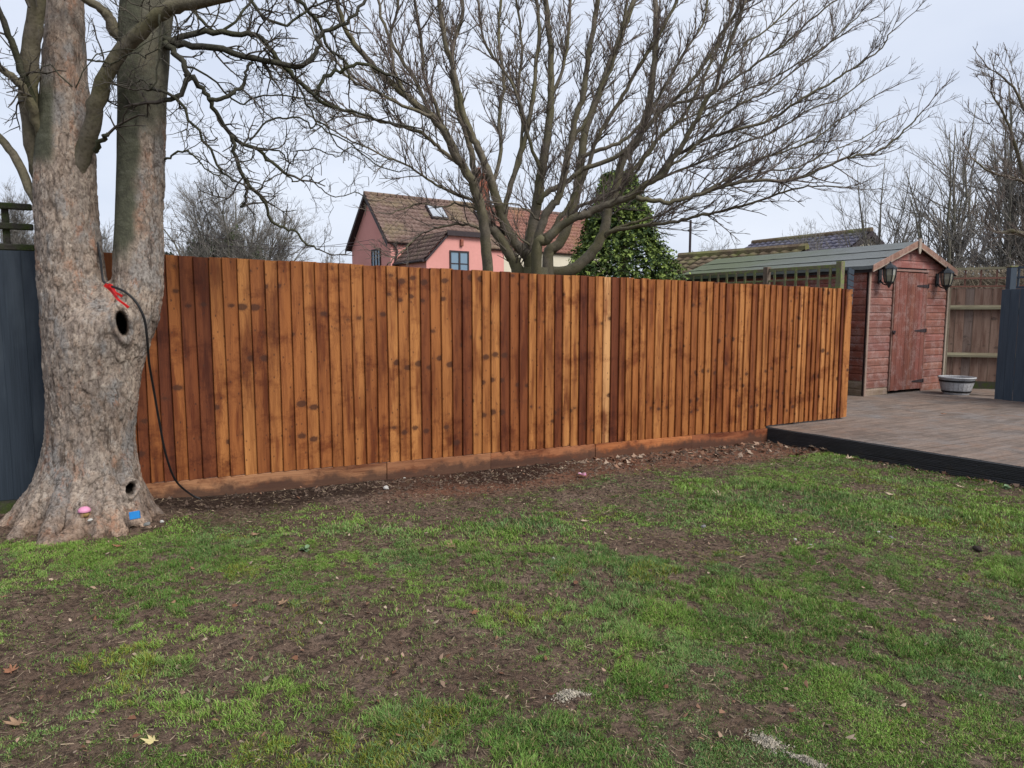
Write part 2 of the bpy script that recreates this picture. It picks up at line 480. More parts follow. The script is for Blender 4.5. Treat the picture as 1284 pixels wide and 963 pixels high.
def bark_main():
    t = NT('plane_bark', .9, .15)
    p = t.obj
    x, y, z = t.xyz(p)
    cr = t.attr('crack'); sm = t.attr('smooth_bark'); idc = t.attr('plate')
    v = t.comb(x, y, t.math('MULTIPLY', z, .55))
    n1 = t.noise(v, 6, 5, .65); n2 = t.noise(v, 24, 6, .72); n3 = t.noise(v, 95, 5, .7)
    base = t.ramp(idc, [(0.0, (.26, .20, .155)), (.3, (.36, .30, .25)), (.5, (.20, .17, .15)), (.7, (.42, .36, .30)), (1.0, (.27, .19, .14))])
    tan = t.ramp(n2, [(.30, (.070, .050, .040)), (.43, (.18, .14, .115)), (.55, (.31, .255, .21)), (.68, (.46, .41, .36))])
    c = t.mix(.55, base, tan)
    # grey plates
    c = t.mix(t.ramp(n1, [(.52, 0.0), (.60, .75)]), c, t.ramp(n3, [(.3, (.15, .145, .14)), (.7, (.25, .245, .24))]))
    # rusty inner bark
    n4 = t.noise(t.vmath('ADD', v, (7.0, 3.0, 1.0)), 7, 6, .75)
    c = t.mix(t.math('MULTIPLY', t.ramp(n4, [(.55, 0.0), (.62, .6)]), t.ramp(n2, [(.4, .3), (.6, 1.0)])), c, (.30, .125, .055))
    c = t.mix(t.ramp(n3, [(.32, .8), (.46, 0.0)]), c, (.055, .042, .035))
    c = t.mix(t.math('MULTIPLY', cr, .9), c, (.035, .024, .018))
    # broad paler and browner areas, soil stain on the foot, long dark fissures
    nb_ = t.noise(t.vmath('ADD', v, (2.0, 9.0, 4.0)), 2.3, 4, .6)
    c = t.mix(t.ramp(nb_, [(.46, 0.0), (.62, .55)]), c, t.mix(1.0, c, (1.45, 1.38, 1.3), 'MULTIPLY'))
    c = t.mix(t.ramp(nb_, [(.34, .6), (.46, 0.0)]), c, t.mix(1.0, c, (.72, .58, .48), 'MULTIPLY'))
    ft_ = t.math('ADD', t.math('MULTIPLY', z, -1.6), t.math('MULTIPLY', n1, .8))
    c = t.mix(t.ramp(ft_, [(-.0, 0.0), (.36, .6)]), c, t.mix(1.0, c, (.80, .58, .44), 'MULTIPLY'))
    vf_ = t.noise(t.comb(t.math('MULTIPLY', x, 26.0), t.math('MULTIPLY', y, 26.0), t.math('MULTIPLY', z, 3.5)), 1.0, 5, .68)
    c = t.mix(t.ramp(vf_, [(.33, .8), (.42, 0.0)]), c, (.045, .032, .025))
    # smooth, darker, greenish young bark
    ns = t.noise(t.comb(x, y, t.math('MULTIPLY', z, 2.2)), 13, 5, .65)
    smc = t.ramp(ns, [(.3, (.050, .050, .037)), (.55, (.085, .086, .058)), (.75, (.125, .125, .095))])
    c = t.mix(sm, c, smc)
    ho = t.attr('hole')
    c = t.mix(ho, c, (.006, .004, .003))  # shade inside the hollows painted near black
    t.col(c)
    t.bump(t.math('ADD', t.math('MULTIPLY', n2, 1.0), t.math('MULTIPLY', n3, .6)), .9, .012)
    return t.m
M_bark = bark_main()

def limb_bark(name, a, b, moss, scale=20, mossamt=.5):
    t = NT(name, .88, .15)
    p = t.pos()
    n = t.noise(p, scale, 5, .65); n2 = t.noise(p, scale * 4, 4, .65); m = t.noise(p, 2.6, 4, .6)
    c = t.ramp(n, [(.3, a), (.7, b)])
    c = t.mix(t.ramp(m, [(.40, 0.0), (.62, mossamt)]), c, moss)
    c = t.mix(t.ramp(n2, [(.3, .5), (.5, 0.0)]), c, t.mix(1.0, c, (.4, .4, .4), 'MULTIPLY'))
    t.col(c); t.bump(n2, .8, .006)
    return t.m
M_limb = limb_bark('dark_limb_bark', (.028, .028, .022), (.075, .07, .055), (.062, .068, .026))
M_limb2 = limb_bark('grey_green_limb_bark', (.090, .076, .058), (.18, .156, .122), (.125, .115, .06), 14, .8)
M_twig = limb_bark('twig_bark', (.055, .048, .042), (.11, .095, .082), (.08, .08, .045), 6, .3)
M_twig2 = limb_bark('purple_grey_twig', (.12, .095, .082), (.21, .17, .15), (.11, .11, .065), 6, .3)
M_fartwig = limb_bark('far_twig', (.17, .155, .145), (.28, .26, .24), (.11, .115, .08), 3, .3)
M_ivy = simple('ivy_leaf', (.065, .092, .036), .6, .5, 3)

M_black = simple('black_rubber', (.012, .012, .013), .5, .2)
M_red = simple('red_strap_cloth', (.55, .018, .018), .6, .15, 30)
M_toyblue = simple('blue_plastic', (.02, .20, .52), .4, .1)
M_pink = simple('pink_plastic', (.62, .26, .40), .5, .15)
M_yellow = simple('ochre_plaster', (.30, .20, .07), .7, .3, 60)
M_stone = simple('pale_stone', (.42, .41, .38), .85, .25, 40, bump=.4)
M_greystone = simple('grey_stone', (.16, .16, .155), .85, .25, 40, bump=.4)
M_white = simple('white_paint', (.75, .74, .70), .6, .05)
M_brownleaf = simple('dry_leaf', (.26, .165, .10), .8, .4, 25, bump=.4)
M_paleleaf = simple('pale_dry_leaf', (.40, .31, .22), .8, .3, 25, bump=.4)
M_yellowleaf = simple('yellow_leaf', (.50, .42, .20), .7, .2, 25)
M_reddleaf = simple('rusty_leaf', (.24, .11, .06), .8, .3, 25)
M_weed = simple('weed_leaf', (.15, .23, .12), .6, .25, 20)
M_sand = simple('pale_sand', (.46, .41, .33), .95, .25, 60, bump=.8)

# ================================================================== GROUND
def axis(segs):
    out = [segs[0][0]]
    for a, b, st in segs:
        n = max(1, int(round((b - a) / st)))
        out += list(np.linspace(a, b, n + 1)[1:])
    return np.array(out)
gx = axis([(-500, -40, 60), (-40, -8, 4), (-8, -4.4, .3), (-4.4, 6.2, .025), (6.2, 12, .4), (12, 40, 4), (40, 500, 60)])
gy = axis([(-60, -4, 8), (-4, 1.5, .5), (1.5, 8.7, .025), (8.7, 14, .4), (14, 40, 3), (40, 900, 60)])
GX, GY = np.meshgrid(gx, gy)
X, Y = GX.ravel(), GY.ravel()
cov = cover(X, Y)
Z = gz(X, Y, True, cov)
V = np.stack([X, Y, Z], 1)
nx, ny = len(gx), len(gy)
ii = (np.arange(ny - 1)[:, None] * nx + np.arange(nx - 1)[None, :]).ravel()
F = np.stack([ii, ii + 1, ii + 1 + nx, ii + nx], 1)
me = np_mesh('lawn_ground', V, F, True)
ground = link('lawn_ground', me, M_soil); tag(ground, kind='structure')
ground['label'] = 'worn muddy back garden lawn ground with bare soil patches'
fd = fdist(X, Y)
def fattr(me, name, vals):
    a = me.attributes.new(name, 'FLOAT', 'POINT'); a.data.foreach_set('value', np.asarray(vals, np.float32))
gpx, gpy = proj(X, Y, Z)
fattr(me, 'green', np.where(fd < -.4, .9, cov))
fattr(me, 'strip', (1 - sstep(.55, .95, fd + .3 * (fbm(X * 3, Y * 3, 0, 3, 3) - .5))) * sstep(430, 560, gpx) * (fd > -.3))
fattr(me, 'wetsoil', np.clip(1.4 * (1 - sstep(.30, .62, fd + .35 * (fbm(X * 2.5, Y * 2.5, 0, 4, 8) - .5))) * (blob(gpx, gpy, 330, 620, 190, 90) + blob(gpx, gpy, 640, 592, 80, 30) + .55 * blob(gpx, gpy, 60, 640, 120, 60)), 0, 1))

# ---- grass blades
def blades(n, xr, yr, hmul, seed, dens=1.0):
    r = np.random.default_rng(seed)
    x = r.uniform(*xr, n); y = r.uniform(yr[0], yr[1], n)
    px, py = proj(x, y, 0 * x)
    ok = (px > -60) & (px < 1345) & (py < 1030) & (py > 500)
    x, y = x[ok], y[ok]
    # clumps: pull blades to tuft centres
    wv = vnoise(x * 9, y * 9, 0, 6) * 1.5
    cid = _h(np.floor(x * 16 + wv).astype(np.int64), np.floor(y * 16 + wv).astype(np.int64), 0, 5)
    c = cover(x, y)
    keep = r.uniform(0, 1, len(x)) < (c ** 1.2 * (.35 + .65 * (cid > .25)) + .075 * sstep(.55, .95, fdist(x, y)) * (cid > .4)) * dens
    # clear of the deck
    u = (x - DC[0]) * DN[0] + (y - DC[1]) * DN[1]
    keep &= (u < -.01) | (fdist(x, y) < 0)
    keep &= fdist(x, y) > .12
    return x[keep], y[keep], c[keep], cid[keep]
DC = np.array([2.98, 7.99]); DD = np.array([.564, -.826]); DN = np.array([.826, .564])   # deck corner, edge direction, inward normal
def make_grass(n, xr, yr, width, hgt, seed):
    x, y, c, cid = blades(n, xr, yr, 1, seed)
    r = np.random.default_rng(seed + 1)
    m = len(x); z = gz(x, y, True, c) - .003
    tall = fbm(x * 1.1, y * 1.1, 0, 3, 91)
    h = hgt * .82 * (.45 + .75 * r.uniform(0, 1, m)) * (.55 + 1.1 * sstep(.35, .7, tall)) * (.6 + .6 * c)
    h *= 1 - .35 * (1 - sstep(.7, 1.4, fdist(x, y)))
    az = r.uniform(0, 2 * np.pi, m)
    clump = cid * 6.28 * 3
    az = np.where(r.uniform(0, 1, m) < .45, clump + r.normal(0, .5, m), az)
    lean = np.abs(r.normal(.55, .40, m)) + .1
    w = width * r.uniform(.6, 1.35, m)
    dx, dy = np.cos(az), np.sin(az); sx, sy = -dy, dx
    rot = r.uniform(0, 6.28, m); sx, sy = np.cos(rot), np.sin(rot)
    b = np.stack([x, y, z], 1)
    s = np.stack([sx * w / 2, sy * w / 2, 0 * x], 1)
    mid = b + np.stack([dx * h * np.sin(lean) * .45, dy * h * np.sin(lean) * .45, h * np.cos(lean * .6) * .62], 1)
    l2 = np.clip(lean * 1.5, 0, 1.9)
    tip = mid + np.stack([dx * h * np.sin(l2) * .55, dy * h * np.sin(l2) * .55, h * np.cos(l2) * .42], 1)
    V = np.stack([b, mid + s, tip, mid - s], 1).reshape(-1, 3)
    o = np.arange(m) * 4
    F = np.stack([o, o + 1, o + 2, o + 3], 1)
    # colour per blade
    patch = fbm(x * 2.1, y * 2.1, 0, 3, 41); q = r.uniform(0, 1, m)
    g1 = np.array([.080, .165, .032]); g2 = np.array([.215, .350, .060]); g3 = np.array([.100, .170, .072]); straw = np.array([.28, .23, .11]); yel = np.array([.20, .22, .03])
    t = np.clip(sstep(.35, .68, patch) * .6 + q * .55 - .1, 0, 1)[:, None]
    cc = g1 * (1 - t) + g2 * t
    cool = (sstep(.5, .7, fbm(x * 2.8, y * 2.8, 0, 3, 71)) * .45)[:, None]
    cc = cc * (1 - cool) + g3 * 1.25 * cool
    cc = np.where((r.uniform(0, 1, m) < .22)[:, None], straw * r.uniform(.5, 1.1, (m, 1)), cc)
    cc = np.where(((fbm(x * 1.9, y * 1.9, 0, 3, 23) > .66) & (r.uniform(0, 1, m) < .4))[:, None], yel, cc)
    cc *= r.uniform(.75, 1.25, (m, 1))
    C = np.concatenate([np.repeat(cc, 4, 0), np.ones((m * 4, 1))], 1)
    return V, F, C
parts = [make_grass(2000000, (-3.4, 3.4), (1.85, 4.2), .0026, .030, 1),
         make_grass(1150000, (-4.6, 6.0), (4.2, 8.5), .0046, .031, 2)]
off = 0; Vs, Fs, Cs = [], [], []
for v, f, c in parts:
    Vs.append(v); Fs.append(f + off); Cs.append(c); off += len(v)
me = np_mesh('grass', np.concatenate(Vs), np.concatenate(Fs), False)
ca = me.color_attributes.new('col', 'FLOAT_COLOR', 'POINT'); ca.data.foreach_set('color', np.concatenate(Cs).astype(np.float32).ravel())
print('grass blades', sum(len(p[1]) for p in parts))
g = link('grass', me, M_grass)
tag(g, 'patchy short green grass growing in tufts across the worn lawn', 'grass', kind='stuff')

# ---- dead stems and crumbs of soil lying about
def make_litter(n, seed):
    r = np.random.default_rng(seed)
    x = r.uniform(-4.6, 6, n); y = 1.9 + (8.3 - 1.9) * r.uniform(0, 1, n) ** 1.5
    px, py = proj(x, y, 0 * x)
    u = (x - DC[0]) * DN[0] + (y - DC[1]) * DN[1]
    ok = (px > -50) & (px < 1330) & (py < 1020) & (fdist(x, y) > .05) & (u < -.02)
    x, y = x[ok], y[ok]; m = len(x); z = gz(x, y) + .003
    L = r.uniform(.006, .035, m) * (.7 + y / 6); w = r.uniform(.0012, .004, m) * (.6 + y / 5)
    near = fdist(x, y) < .9
    a = r.uniform(0, 6.28, m); d = np.stack([np.cos(a) * L, np.sin(a) * L, r.normal(0, .2, m) * L], 1)
    s = np.stack([-np.sin(a) * w, np.cos(a) * w, r.normal(0, .4, m) * w], 1)
    b = np.stack([x, y, z], 1)
    V = np.stack([b - d / 2 - s / 2, b + d / 2 - s / 3, b + d / 2 + s / 3, b - d / 2 + s / 2], 1).reshape(-1, 3)
    o = np.arange(m) * 4
    F = np.stack([o, o + 1, o + 2, o + 3], 1)
    q = r.uniform(0, 1, (m, 1))
    c = np.where(q < .45, np.array([.05, .034, .025]), np.where(q < .8, np.array([.13, .095, .065]), np.array([.27, .21, .14]))) * r.uniform(.6, 1.3, (m, 1))
    C = np.concatenate([np.repeat(c, 4, 0), np.ones((m * 4, 1))], 1)
    # crumbs: small tetra lumps
    n2 = 26000
    x = r.uniform(-4.4, 5, n2); y = 1.9 + 6.2 * r.uniform(0, 1, n2) ** 1.3
    px, py = proj(x, y, 0 * x)
    u = (x - DC[0]) * DN[0] + (y - DC[1]) * DN[1]
    ok = (px > -50) & (px < 1330) & (py < 1020) & (fdist(x, y) > .04) & (u < -.02) & (bare(x, y) > .3)
    x, y = x[ok], y[ok]; k = len(x); z = gz(x, y) + .001
    s = r.uniform(.002, .009, k) * (.6 + y / 7) * np.where(fdist(x, y) < .6, 1.5, 1)
    b = np.stack([x, y, z], 1)
    def jit(): return r.normal(0, .35, (k, 3)) * s[:, None]
    T = np.stack([b + jit() + np.stack([s, 0 * s, 0 * s], 1), b + jit() + np.stack([-s * .5, s * .8, 0 * s], 1), b + jit() + np.stack([-s * .5, -s * .8, 0 * s], 1), b + jit() + np.stack([0 * s, 0 * s, s], 1)], 1).reshape(-1, 3)
    o = np.arange(k) * 4
    F2 = np.concatenate([np.stack([o, o + 1, o + 3, o + 3], 1), np.stack([o + 1, o + 2, o + 3, o + 3], 1), np.stack([o + 2, o, o + 3, o + 3], 1)])
    c = np.array([.085, .058, .043]) * r.uniform(.45, 1.6, (k, 1))
    C2 = np.concatenate([np.repeat(c, 4, 0), np.ones((k * 4, 1))], 1)
    return V, F, C, T, F2[:, :3], C2
V1, F1, C1, V2, F2, C2 = make_litter(110000, 12)
F1t = np.concatenate([F1[:, [0, 1, 2]], F1[:, [0, 2, 3]]])
me = np_mesh('litter', np.concatenate([V1, V2]), np.concatenate([F1t, F2 + len(V1)]))
ca = me.color_attributes.new('col', 'FLOAT_COLOR', 'POINT'); ca.data.foreach_set('color', np.concatenate([C1, C2]).astype(np.float32).ravel())
tag(link('soil_crumbs', me, M_litter), 'crumbs of soil and dead grass stems scattered over the bare ground', 'soil', kind='stuff')

# ================================================================== NEW FENCE
def f_at(t, z):       # world point on fence line
    return Vector((FA[0] + FD[0] * t, FA[1] + FD[1] * t, z))
def t_of_px(px, z=1.0):
    lo, hi = -3.0, 12.0
    for _ in range(40):
        m = (lo + hi) / 2; p = f_at(m, z)
        if proj(p.x, p.y, p.z)[0] < px: lo = m
        else: hi = m
    return lo
def fz(t): return .15 - .0156 * t      # bottom of the boards
FANG = math.atan2(FD[1], FD[0])
bounds = []
tones = []
for org, sc, b, tn in [
    (170, 5.836, [-95, -10, 72, 168, 262, 350, 458, 563, 662, 768, 862, 962, 1055, 1150, 1240], [1.5, 1.0, 1.8, .5, 2, .9, .9, 2.4, 1.9, 2.8, 1.6, 2.7, 1.9, 2.0, 2.6]),
    (390, 5.836, [45, 135, 218, 305, 390, 478, 560, 638, 718, 800, 870, 950, 1030, 1100, 1175, 1245], [1.8, 2.5, 2, 2.7, 1.7, 1.7, 3, 2.5, 2.8, 1.2, 2, 2.6, 1.3, .8, 3, 2.5]),
    (610, 5.836, [28, 95, 165, 235, 300, 360, 420, 490, 548, 608, 670, 728, 785, 843, 900, 960, 1010, 1060, 1110, 1165, 1220], [3, .8, 1.5, 1.2, 3, 2, 2.7, 1, 3.2, 3, .5, 1.3, 3, 4.6, .5, 1.5, 2.8, 2.2, 2.8, 2, 3]),
    (830, 5.35, [0, 45, 90, 135, 185, 230, 280, 325, 365, 410, 460, 500, 540, 585, 625, 665, 705, 745, 785, 825, 865, 900, 930, 965, 995, 1025, 1055, 1090, 1120, 1150, 1183, 1205], [2.2, 2.6, 2, 2.4, 1.8, 2.2, 2.8, 1.6, 1.9, 1.8, 2.2, 3.1, 2.8, 1.5, 2.6, 2.6, 1.8, 2.4, 1.3, 2.4, 2.4, 3.8, 2.8, 2, 2, 1.8, 3.6, 2.6, 3.2, 2.8, .5, 2.6])]:
    for q, tt in zip(b, tn):
        bounds.append(org + q / sc); tones.append(tt)
bounds.append(1065)
T = [t_of_px(q) for q in bounds]
for _ in range(3):    # timber behind the trunk
    T.insert(0, T[0] - .10); tones.insert(0, 1.4)
TONE = [(0, (.125, .031, .012)), (1, (.190, .056, .018)), (2, (.335, .120, .033)), (3, (.455, .195, .058)), (4, (.570, .265, .092)), (5, (.72, .44, .20))]
def tone(v):
    v = max(0, min(4.99, v)); i = int(v); f = v - i
    return tuple(TONE[i][1][k] * (1 - f) + TONE[i + 1][1][k] * f for k in range(3))
fence = empty('garden_fence', (FA[0], FA[1], 0), FANG)
tag(fence, 'new orange brown stained closeboard fence of upright overlapping boards across the garden', 'fence')
run = 0; runleft = 0
for i in range(len(T) - 1):
    t0, t1 = T[i], T[i + 1]
    if runleft == 0:
        run = random.random(); runleft = random.choice([2, 2, 3, 4, 6])
    runleft -= 1
    w = t1 - t0
    z0 = fz(t0) + random.uniform(-.002, .003); top = fz(t0) + 1.65 + random.uniform(-.004, .006)
    if t0 > 6.05: z0 = .088 + random.uniform(0, .006)
    last = i == len(T) - 2
    ex = .0 if last else .016
    tl = random.uniform(-.003, .003)
    mb = MB()
    # wedge: thick left edge proud, thin right edge tucked under the next board
    zm = [z0, (z0 + top) / 2, top]
    vs = []
    for k, zz in enumerate(zm):
        jx = random.uniform(-.0015, .0015); jy = random.uniform(-.0015, .0015)
        vs += [(jx, -.009 + jy, zz), (jx, -.027 + jy, zz), (jx + .003, -.030 + jy, zz), (w + ex + jx, -.0075 + jy, zz), (w + ex + jx, .0 + jy, zz)]
    fs = [tuple(range(5))[::-1], tuple(range(10, 15))]
    for k in (0, 5):
        for a in range(5):
            b2 = (a + 1) % 5
            fs.append((k + a, k + a + 5, k + b2 + 5, k + b2))
    vs = [(x + (zz - z0) * tl, y, zz - z0) for x, y, zz in vs]
    fs = [f[::-1] for f in fs]
    mb.add(vs, fs)
    o = mb.build('board', M_fence, fence, loc=(t0, 0, z0))
    bm = bmesh.new(); bm.from_mesh(o.data); bmesh.ops.recalc_face_normals(bm, faces=bm.faces); bm.to_mesh(o.data); bm.free()
    c = tone(tones[i] + random.uniform(-.15, .15))
    o.color = (c[0], c[1], c[2], run)
# gravel boards
gt = [T[0] - .02, t_of_px(484, .1), t_of_px(614, .1), t_of_px(745, .1), t_of_px(866, .1), 6.12]
gcol = [(.38, .19, .095), (.36, .165, .08), (.36, .145, .065), (.48, .18, .065), (.30, .105, .045)]
for i in range(5):
    a, b = gt[i], gt[i + 1]
    mb = MB(); mb.box(.002, b - a - .002, -.024, .004, -.20, 0)
    M = Matrix.Rotation(0.0156, 4, 'Y')
    o = mb.build('gravel_board', M_gravel, fence, bevel=.002, loc=(a, -.004 * (i % 2), fz(a) - .002))
    o.rotation_euler = (0, .0156, 0)
    o.color = gcol[i] + (random.random(),)
# back rails and posts
for zz in (.45, 1.0, 1.55):
    mb = MB(); mb.box(T[0], T[-1], .003, .05, zz - .035 - .1, zz + .035 - .1)
    o = mb.build('rail', M_gravel, fence); o.color = (.2, .09, .04, .3)
for tp in (T[0] + .1, 1.2, 3.0, 4.8, 6.6, T[-1] - .06):
    mb = MB(); mb.box(tp - .04, tp + .04, .052, .13, -.3, 1.60 - .0156 * tp)
    o = mb.build('post', M_fence, fence); o.color = (.2, .09, .04, .5)

# ================================================================== BLUE PAINTED FENCE, LEFT (runs on behind the trunk)
lf = empty('blue_fence', (f_at(T[0] - .12, 0).x, f_at(T[0] - .12, 0).y, 0), FANG)
tag(lf, 'dark slate blue painted board fence behind the big trunk at the left edge', 'fence')
xx = -.02
for i in range(17):
    w = .12
    mb = MB(); mb.box(-w - .0, 0.012, -.020 - .004 * (i % 2), -.006 - .004 * (i % 2), 0, 1.66)
    mb.build('board', M_blue_dark, lf, loc=(xx, .0, .135 + random.uniform(-.004, .004)), bevel=.002); xx -= w
mb = MB(); mb.box(-2.1, -.01, -.02, .01, -.1, .132); mb.build('gravel_board', M_moss, lf)
mb = MB(); mb.box(-2.1, -.01, .0, .05, 1.2, 1.27); mb.build('rail', M_blue, lf)
# mossy open trellis on top
tr = empty('mossy_trellis', (f_at(T[0] - .12, 0).x, f_at(T[0] - .12, 0).y, 1.795), FANG)
tag(tr, 'dark mossy three rail trellis standing on top of the left blue fence', 'trellis')
for k, zz in enumerate((.0, .135, .265)):
    mb = MB()
    pts = []
    mb.box(-2.1, -.05, -.022, .012, zz + .003, zz + .045); mb.build('rail', M_moss, tr, bevel=.006)
_o = T[0] - .12
for xq in (t_of_px(6, 2.0) - _o, t_of_px(50, 2.0) - _o, t_of_px(-40, 2.0) - _o, -1.6, -2.05):
    mb = MB(); mb.box(xq - .02, xq + .02, .014, .034, .0, .30); mb.build('upright', M_moss, tr, bevel=.004)

# ================================================================== DECK
deck = empty('deck', (DC[0], DC[1], 0), math.atan2(DD[1], DD[0]))
tag(deck, 'raised weathered grey brown timber deck with dark grooved edge in front of the shed', 'deck')
def deckwood():
    t = NT('weathered_deck_timber', .82, .25)
    x, y, z = t.xyz(t.obj)
    p = t.pos()
    r = t.math('MULTIPLY', t.oi.outputs['Random'], 37.0)
    g = t.noise(t.comb(t.math('MULTIPLY', x, 2.2), t.math('MULTIPLY', y, 50.0), r), 1.0, 4, .65)
    n = t.noise(p, 1.1, 5, .65); n2 = t.noise(p, 9, 5, .7)
    c = t.ramp(g, [(.3, (.13, .095, .075)), (.7, (.285, .22, .18))])
    c = t.mix(t.ramp(n, [(.46, 0.0), (.66, .6)]), c, t.ramp(n2, [(.3, (.12, .122, .125)), (.7, (.22, .225, .235))]))
    ns = t.noise(t.comb(t.math('MULTIPLY', x, 1.6), t.math('MULTIPLY', y, 9.0), r), 1.0, 5, .7)
    c = t.mix(t.ramp(ns, [(.48, 0.0), (.66, .6)]), c, (.075, .058, .046))
    c = t.mix(t.ramp(t.noise(p, 3.3, 6, .75), [(.52, 0.0), (.62, .6)]), c, (.22, .14, .10))
    c = t.mix(t.ramp(t.noise(p, 1.7, 6, .75), [(.52, 0.0), (.62, .6)]), c, (.085, .068, .058))
    c = t.mix(t.ramp(t.noise(p, 70, 4, .75), [(.40, .55), (.52, 0.0)]), c, (.07, .056, .047))
    c = t.mix(t.ramp(t.oi.outputs['Random'], [(0.0, 0.0), (1.0, .12)]), c, (.11, .075, .055))
    t.col(c); t.rough(t.ramp(n, [(.3, .55), (.6, .85)])); t.bump(t.math('ADD', g, n2), .8, .004)
    return t.m
M_deck = deckwood()
def edgewood():
    t = NT('charcoal_grooved_edge', .65, .35)
    x, y, z = t.xyz(t.obj)
    g = t.noise(t.comb(t.math('MULTIPLY', x, 3.0), y, t.math('MULTIPLY', z, 60.0)), 1.0, 4, .7)
    n = t.noise(t.obj, 5, 5, .7)
    c = t.ramp(g, [(.3, (.022, .024, .027)), (.7, (.056, .059, .065))])
    c = t.mix(t.ramp(n, [(.55, 0.0), (.75, .4)]), c, (.075, .065, .05))
    t.col(c); t.bump(g, .5, .003)
    return t.m
M_edge = edgewood()
TOPZ = .07
# boards run parallel to the fence (world space corners, clipped by hand)
ang = FANG
fascia_len = 7.0
nb = 0
# deck boards: rows stepping from the back (near shed) to the front right
def deck_left(d):      # start of a row at perpendicular distance d (towards camera) from the fence line: along-fence coordinate
    # edge line in fence coordinates
    e0 = np.dot(DC - FA, FD); ed = np.dot(DD, FD); en = np.dot(DD, FN)
    return e0 + ed / en * d
db = empty  # (rows are parts of the deck)
inv = Matrix.Rotation(-math.atan2(DD[1], DD[0]), 4, 'Z') @ Matrix.Translation((-DC[0], -DC[1], 0))
d = -4.4
while d < 5.6:
    w = .138
    if d >= 0: a0 = deck_left(d + .002); a1 = deck_left(d + w)
    elif d > -.14: a0 = a1 = deck_left(0) + .02
    else: a0 = a1 = 5.6
    L1 = 14.0
    # local coords: x along fence, y = toward camera negative
    nb += 1
    joint = 8.9 + 2.3 * (nb % 2)
    for k in (0, 1):
        xs = (a0, a1, joint, joint) if k == 0 else (joint + .004, joint + .004, L1, L1)
        if k == 0 and joint < max(a0, a1) + .2: continue
        mb = MB()
        prof = [(0.002, 0)] + [(0.002 + (w - .006) * q / 10, (0 if q % 2 else -.0018)) for q in range(1, 10)] + [(w - .004, 0)]
        npf = len(prof)
        vs = []
        for (q, h) in prof:
            f = q / w
            vs.append((xs[0] * (1 - f) + xs[1] * f, -(d + q), h))
        for (q, h) in prof:
            vs.append((xs[2], -(d + q), h))
        fs = [(j, j + 1, npf + j + 1, npf + j) for j in range(npf - 1)]
        b = len(vs)
        vs += [(xs[0], -(d + .002), -.028), (xs[1], -(d + w - .004), -.028), (xs[2], -(d + .002), -.028), (xs[2], -(d + w - .004), -.028)]
        fs += [(0, npf, b + 2, b), (npf - 1, b + 1, b + 3, 2 * npf - 1)]
        x0 = xs[0]
        vs = [(vx - x0, vy + d, vz) for vx, vy, vz in vs]
        mb.add(vs, fs)
        o = mb.build('deck_board', M_deck)
        bm = bmesh.new(); bm.from_mesh(o.data); bmesh.ops.recalc_face_normals(bm, faces=bm.faces)
        if bm.faces and sum(f.normal.z for f in bm.faces) < 0: bmesh.ops.reverse_faces(bm, faces=bm.faces)
        bm.to_mesh(o.data); bm.free()
        wm = Matrix.Translation((FA[0], FA[1], TOPZ + random.uniform(-.0015, .0015))) @ Matrix.Rotation(FANG, 4, 'Z') @ Matrix.Translation((x0, -d, 0))
        o.parent = deck
        o.matrix_basis = inv @ wm
    d += w
# dark edge: capping strip and two grooved boards
for k, (z0, z1, yy) in enumerate([(-.052, .068, 0.0), (-.20, -.056, .004)]):
    mb = MB()
    n = 8
    prof = []
    for q in range(n):
        za = z0 + (z1 - z0) * q / n; zb = z0 + (z1 - z0) * (q + 1) / n
        prof += [(yy - .024, za + .002), (yy - .024, zb - .007), (yy - .012, zb - .005), (yy - .012, zb)]
    vs = [(-.012, -p[0] * -1 if False else p[0], p[1]) for p in prof] + [(fascia_len, p[0], p[1]) for p in prof]
    m = len(prof)
    fs = [(j, j + 1, m + j + 1, m + j) for j in range(m - 1)]
    vs += [(-.012, yy - .001, z0), (-.012, yy - .001, z1), (fascia_len, yy - .001, z0), (fascia_len, yy - .001, z1)]
    fs += [(2 * m, 2 * m + 2, 2 * m + 3, 2 * m + 1), (m - 1, 2 * m + 1, 2 * m + 3, 2 * m - 1), tuple([2 * m] + list(range(m)) + [2 * m + 1])]
    mb.add(vs, fs); mb.build('edge_board', M_edge, deck)
mb = MB(); mb.box(-.012, fascia_len, .001, .03, -.2, .04); mb.build('joist', M_moss, deck)

# ================================================================== BIG TREE (left)
TX, TY = TREE
tree = empty('plane_tree', (TX, TY, 0))
tag(tree, 'big twin stemmed tree with flaky grey bark and a hollow beside the fence', 'tree')
def c_of(xl, xr, y, Y):
    a, b = P(xl, y, Y), P(xr, y, Y)
    return (a + b) / 2, (b.x - a.x) / 2 * .905
skin = MB()
def stem(rows, Ys, k=20, flat=1.0):
    """rows (y, xl, xr): elliptical rings"""
    b = len(skin.v); n = len(rows)
    for i, (y, xl, xr) in enumerate(rows):
        Yd = Ys[0] + (Ys[1] - Ys[0]) * i / (n - 1)
        c, r = c_of(xl, xr, y, Yd)
        for j in range(k):
            t = 2 * math.pi * j / k
            skin.v.append((c.x + r * math.cos(t), c.y + r * flat * math.sin(t), c.z))
    for i in range(n - 1):
        for j in range(k):
            q, q2 = b + i * k + j, b + i * k + (j + 1) % k
            skin.f.append((q, q2, q2 + k, q + k)); skin.mi.append(0)
    skin.f.append(tuple(range(b, b + k))); skin.mi.append(0)
    skin.f.append(tuple(range(b + (n - 1) * k, b + n * k))[::-1]); skin.mi.append(0)
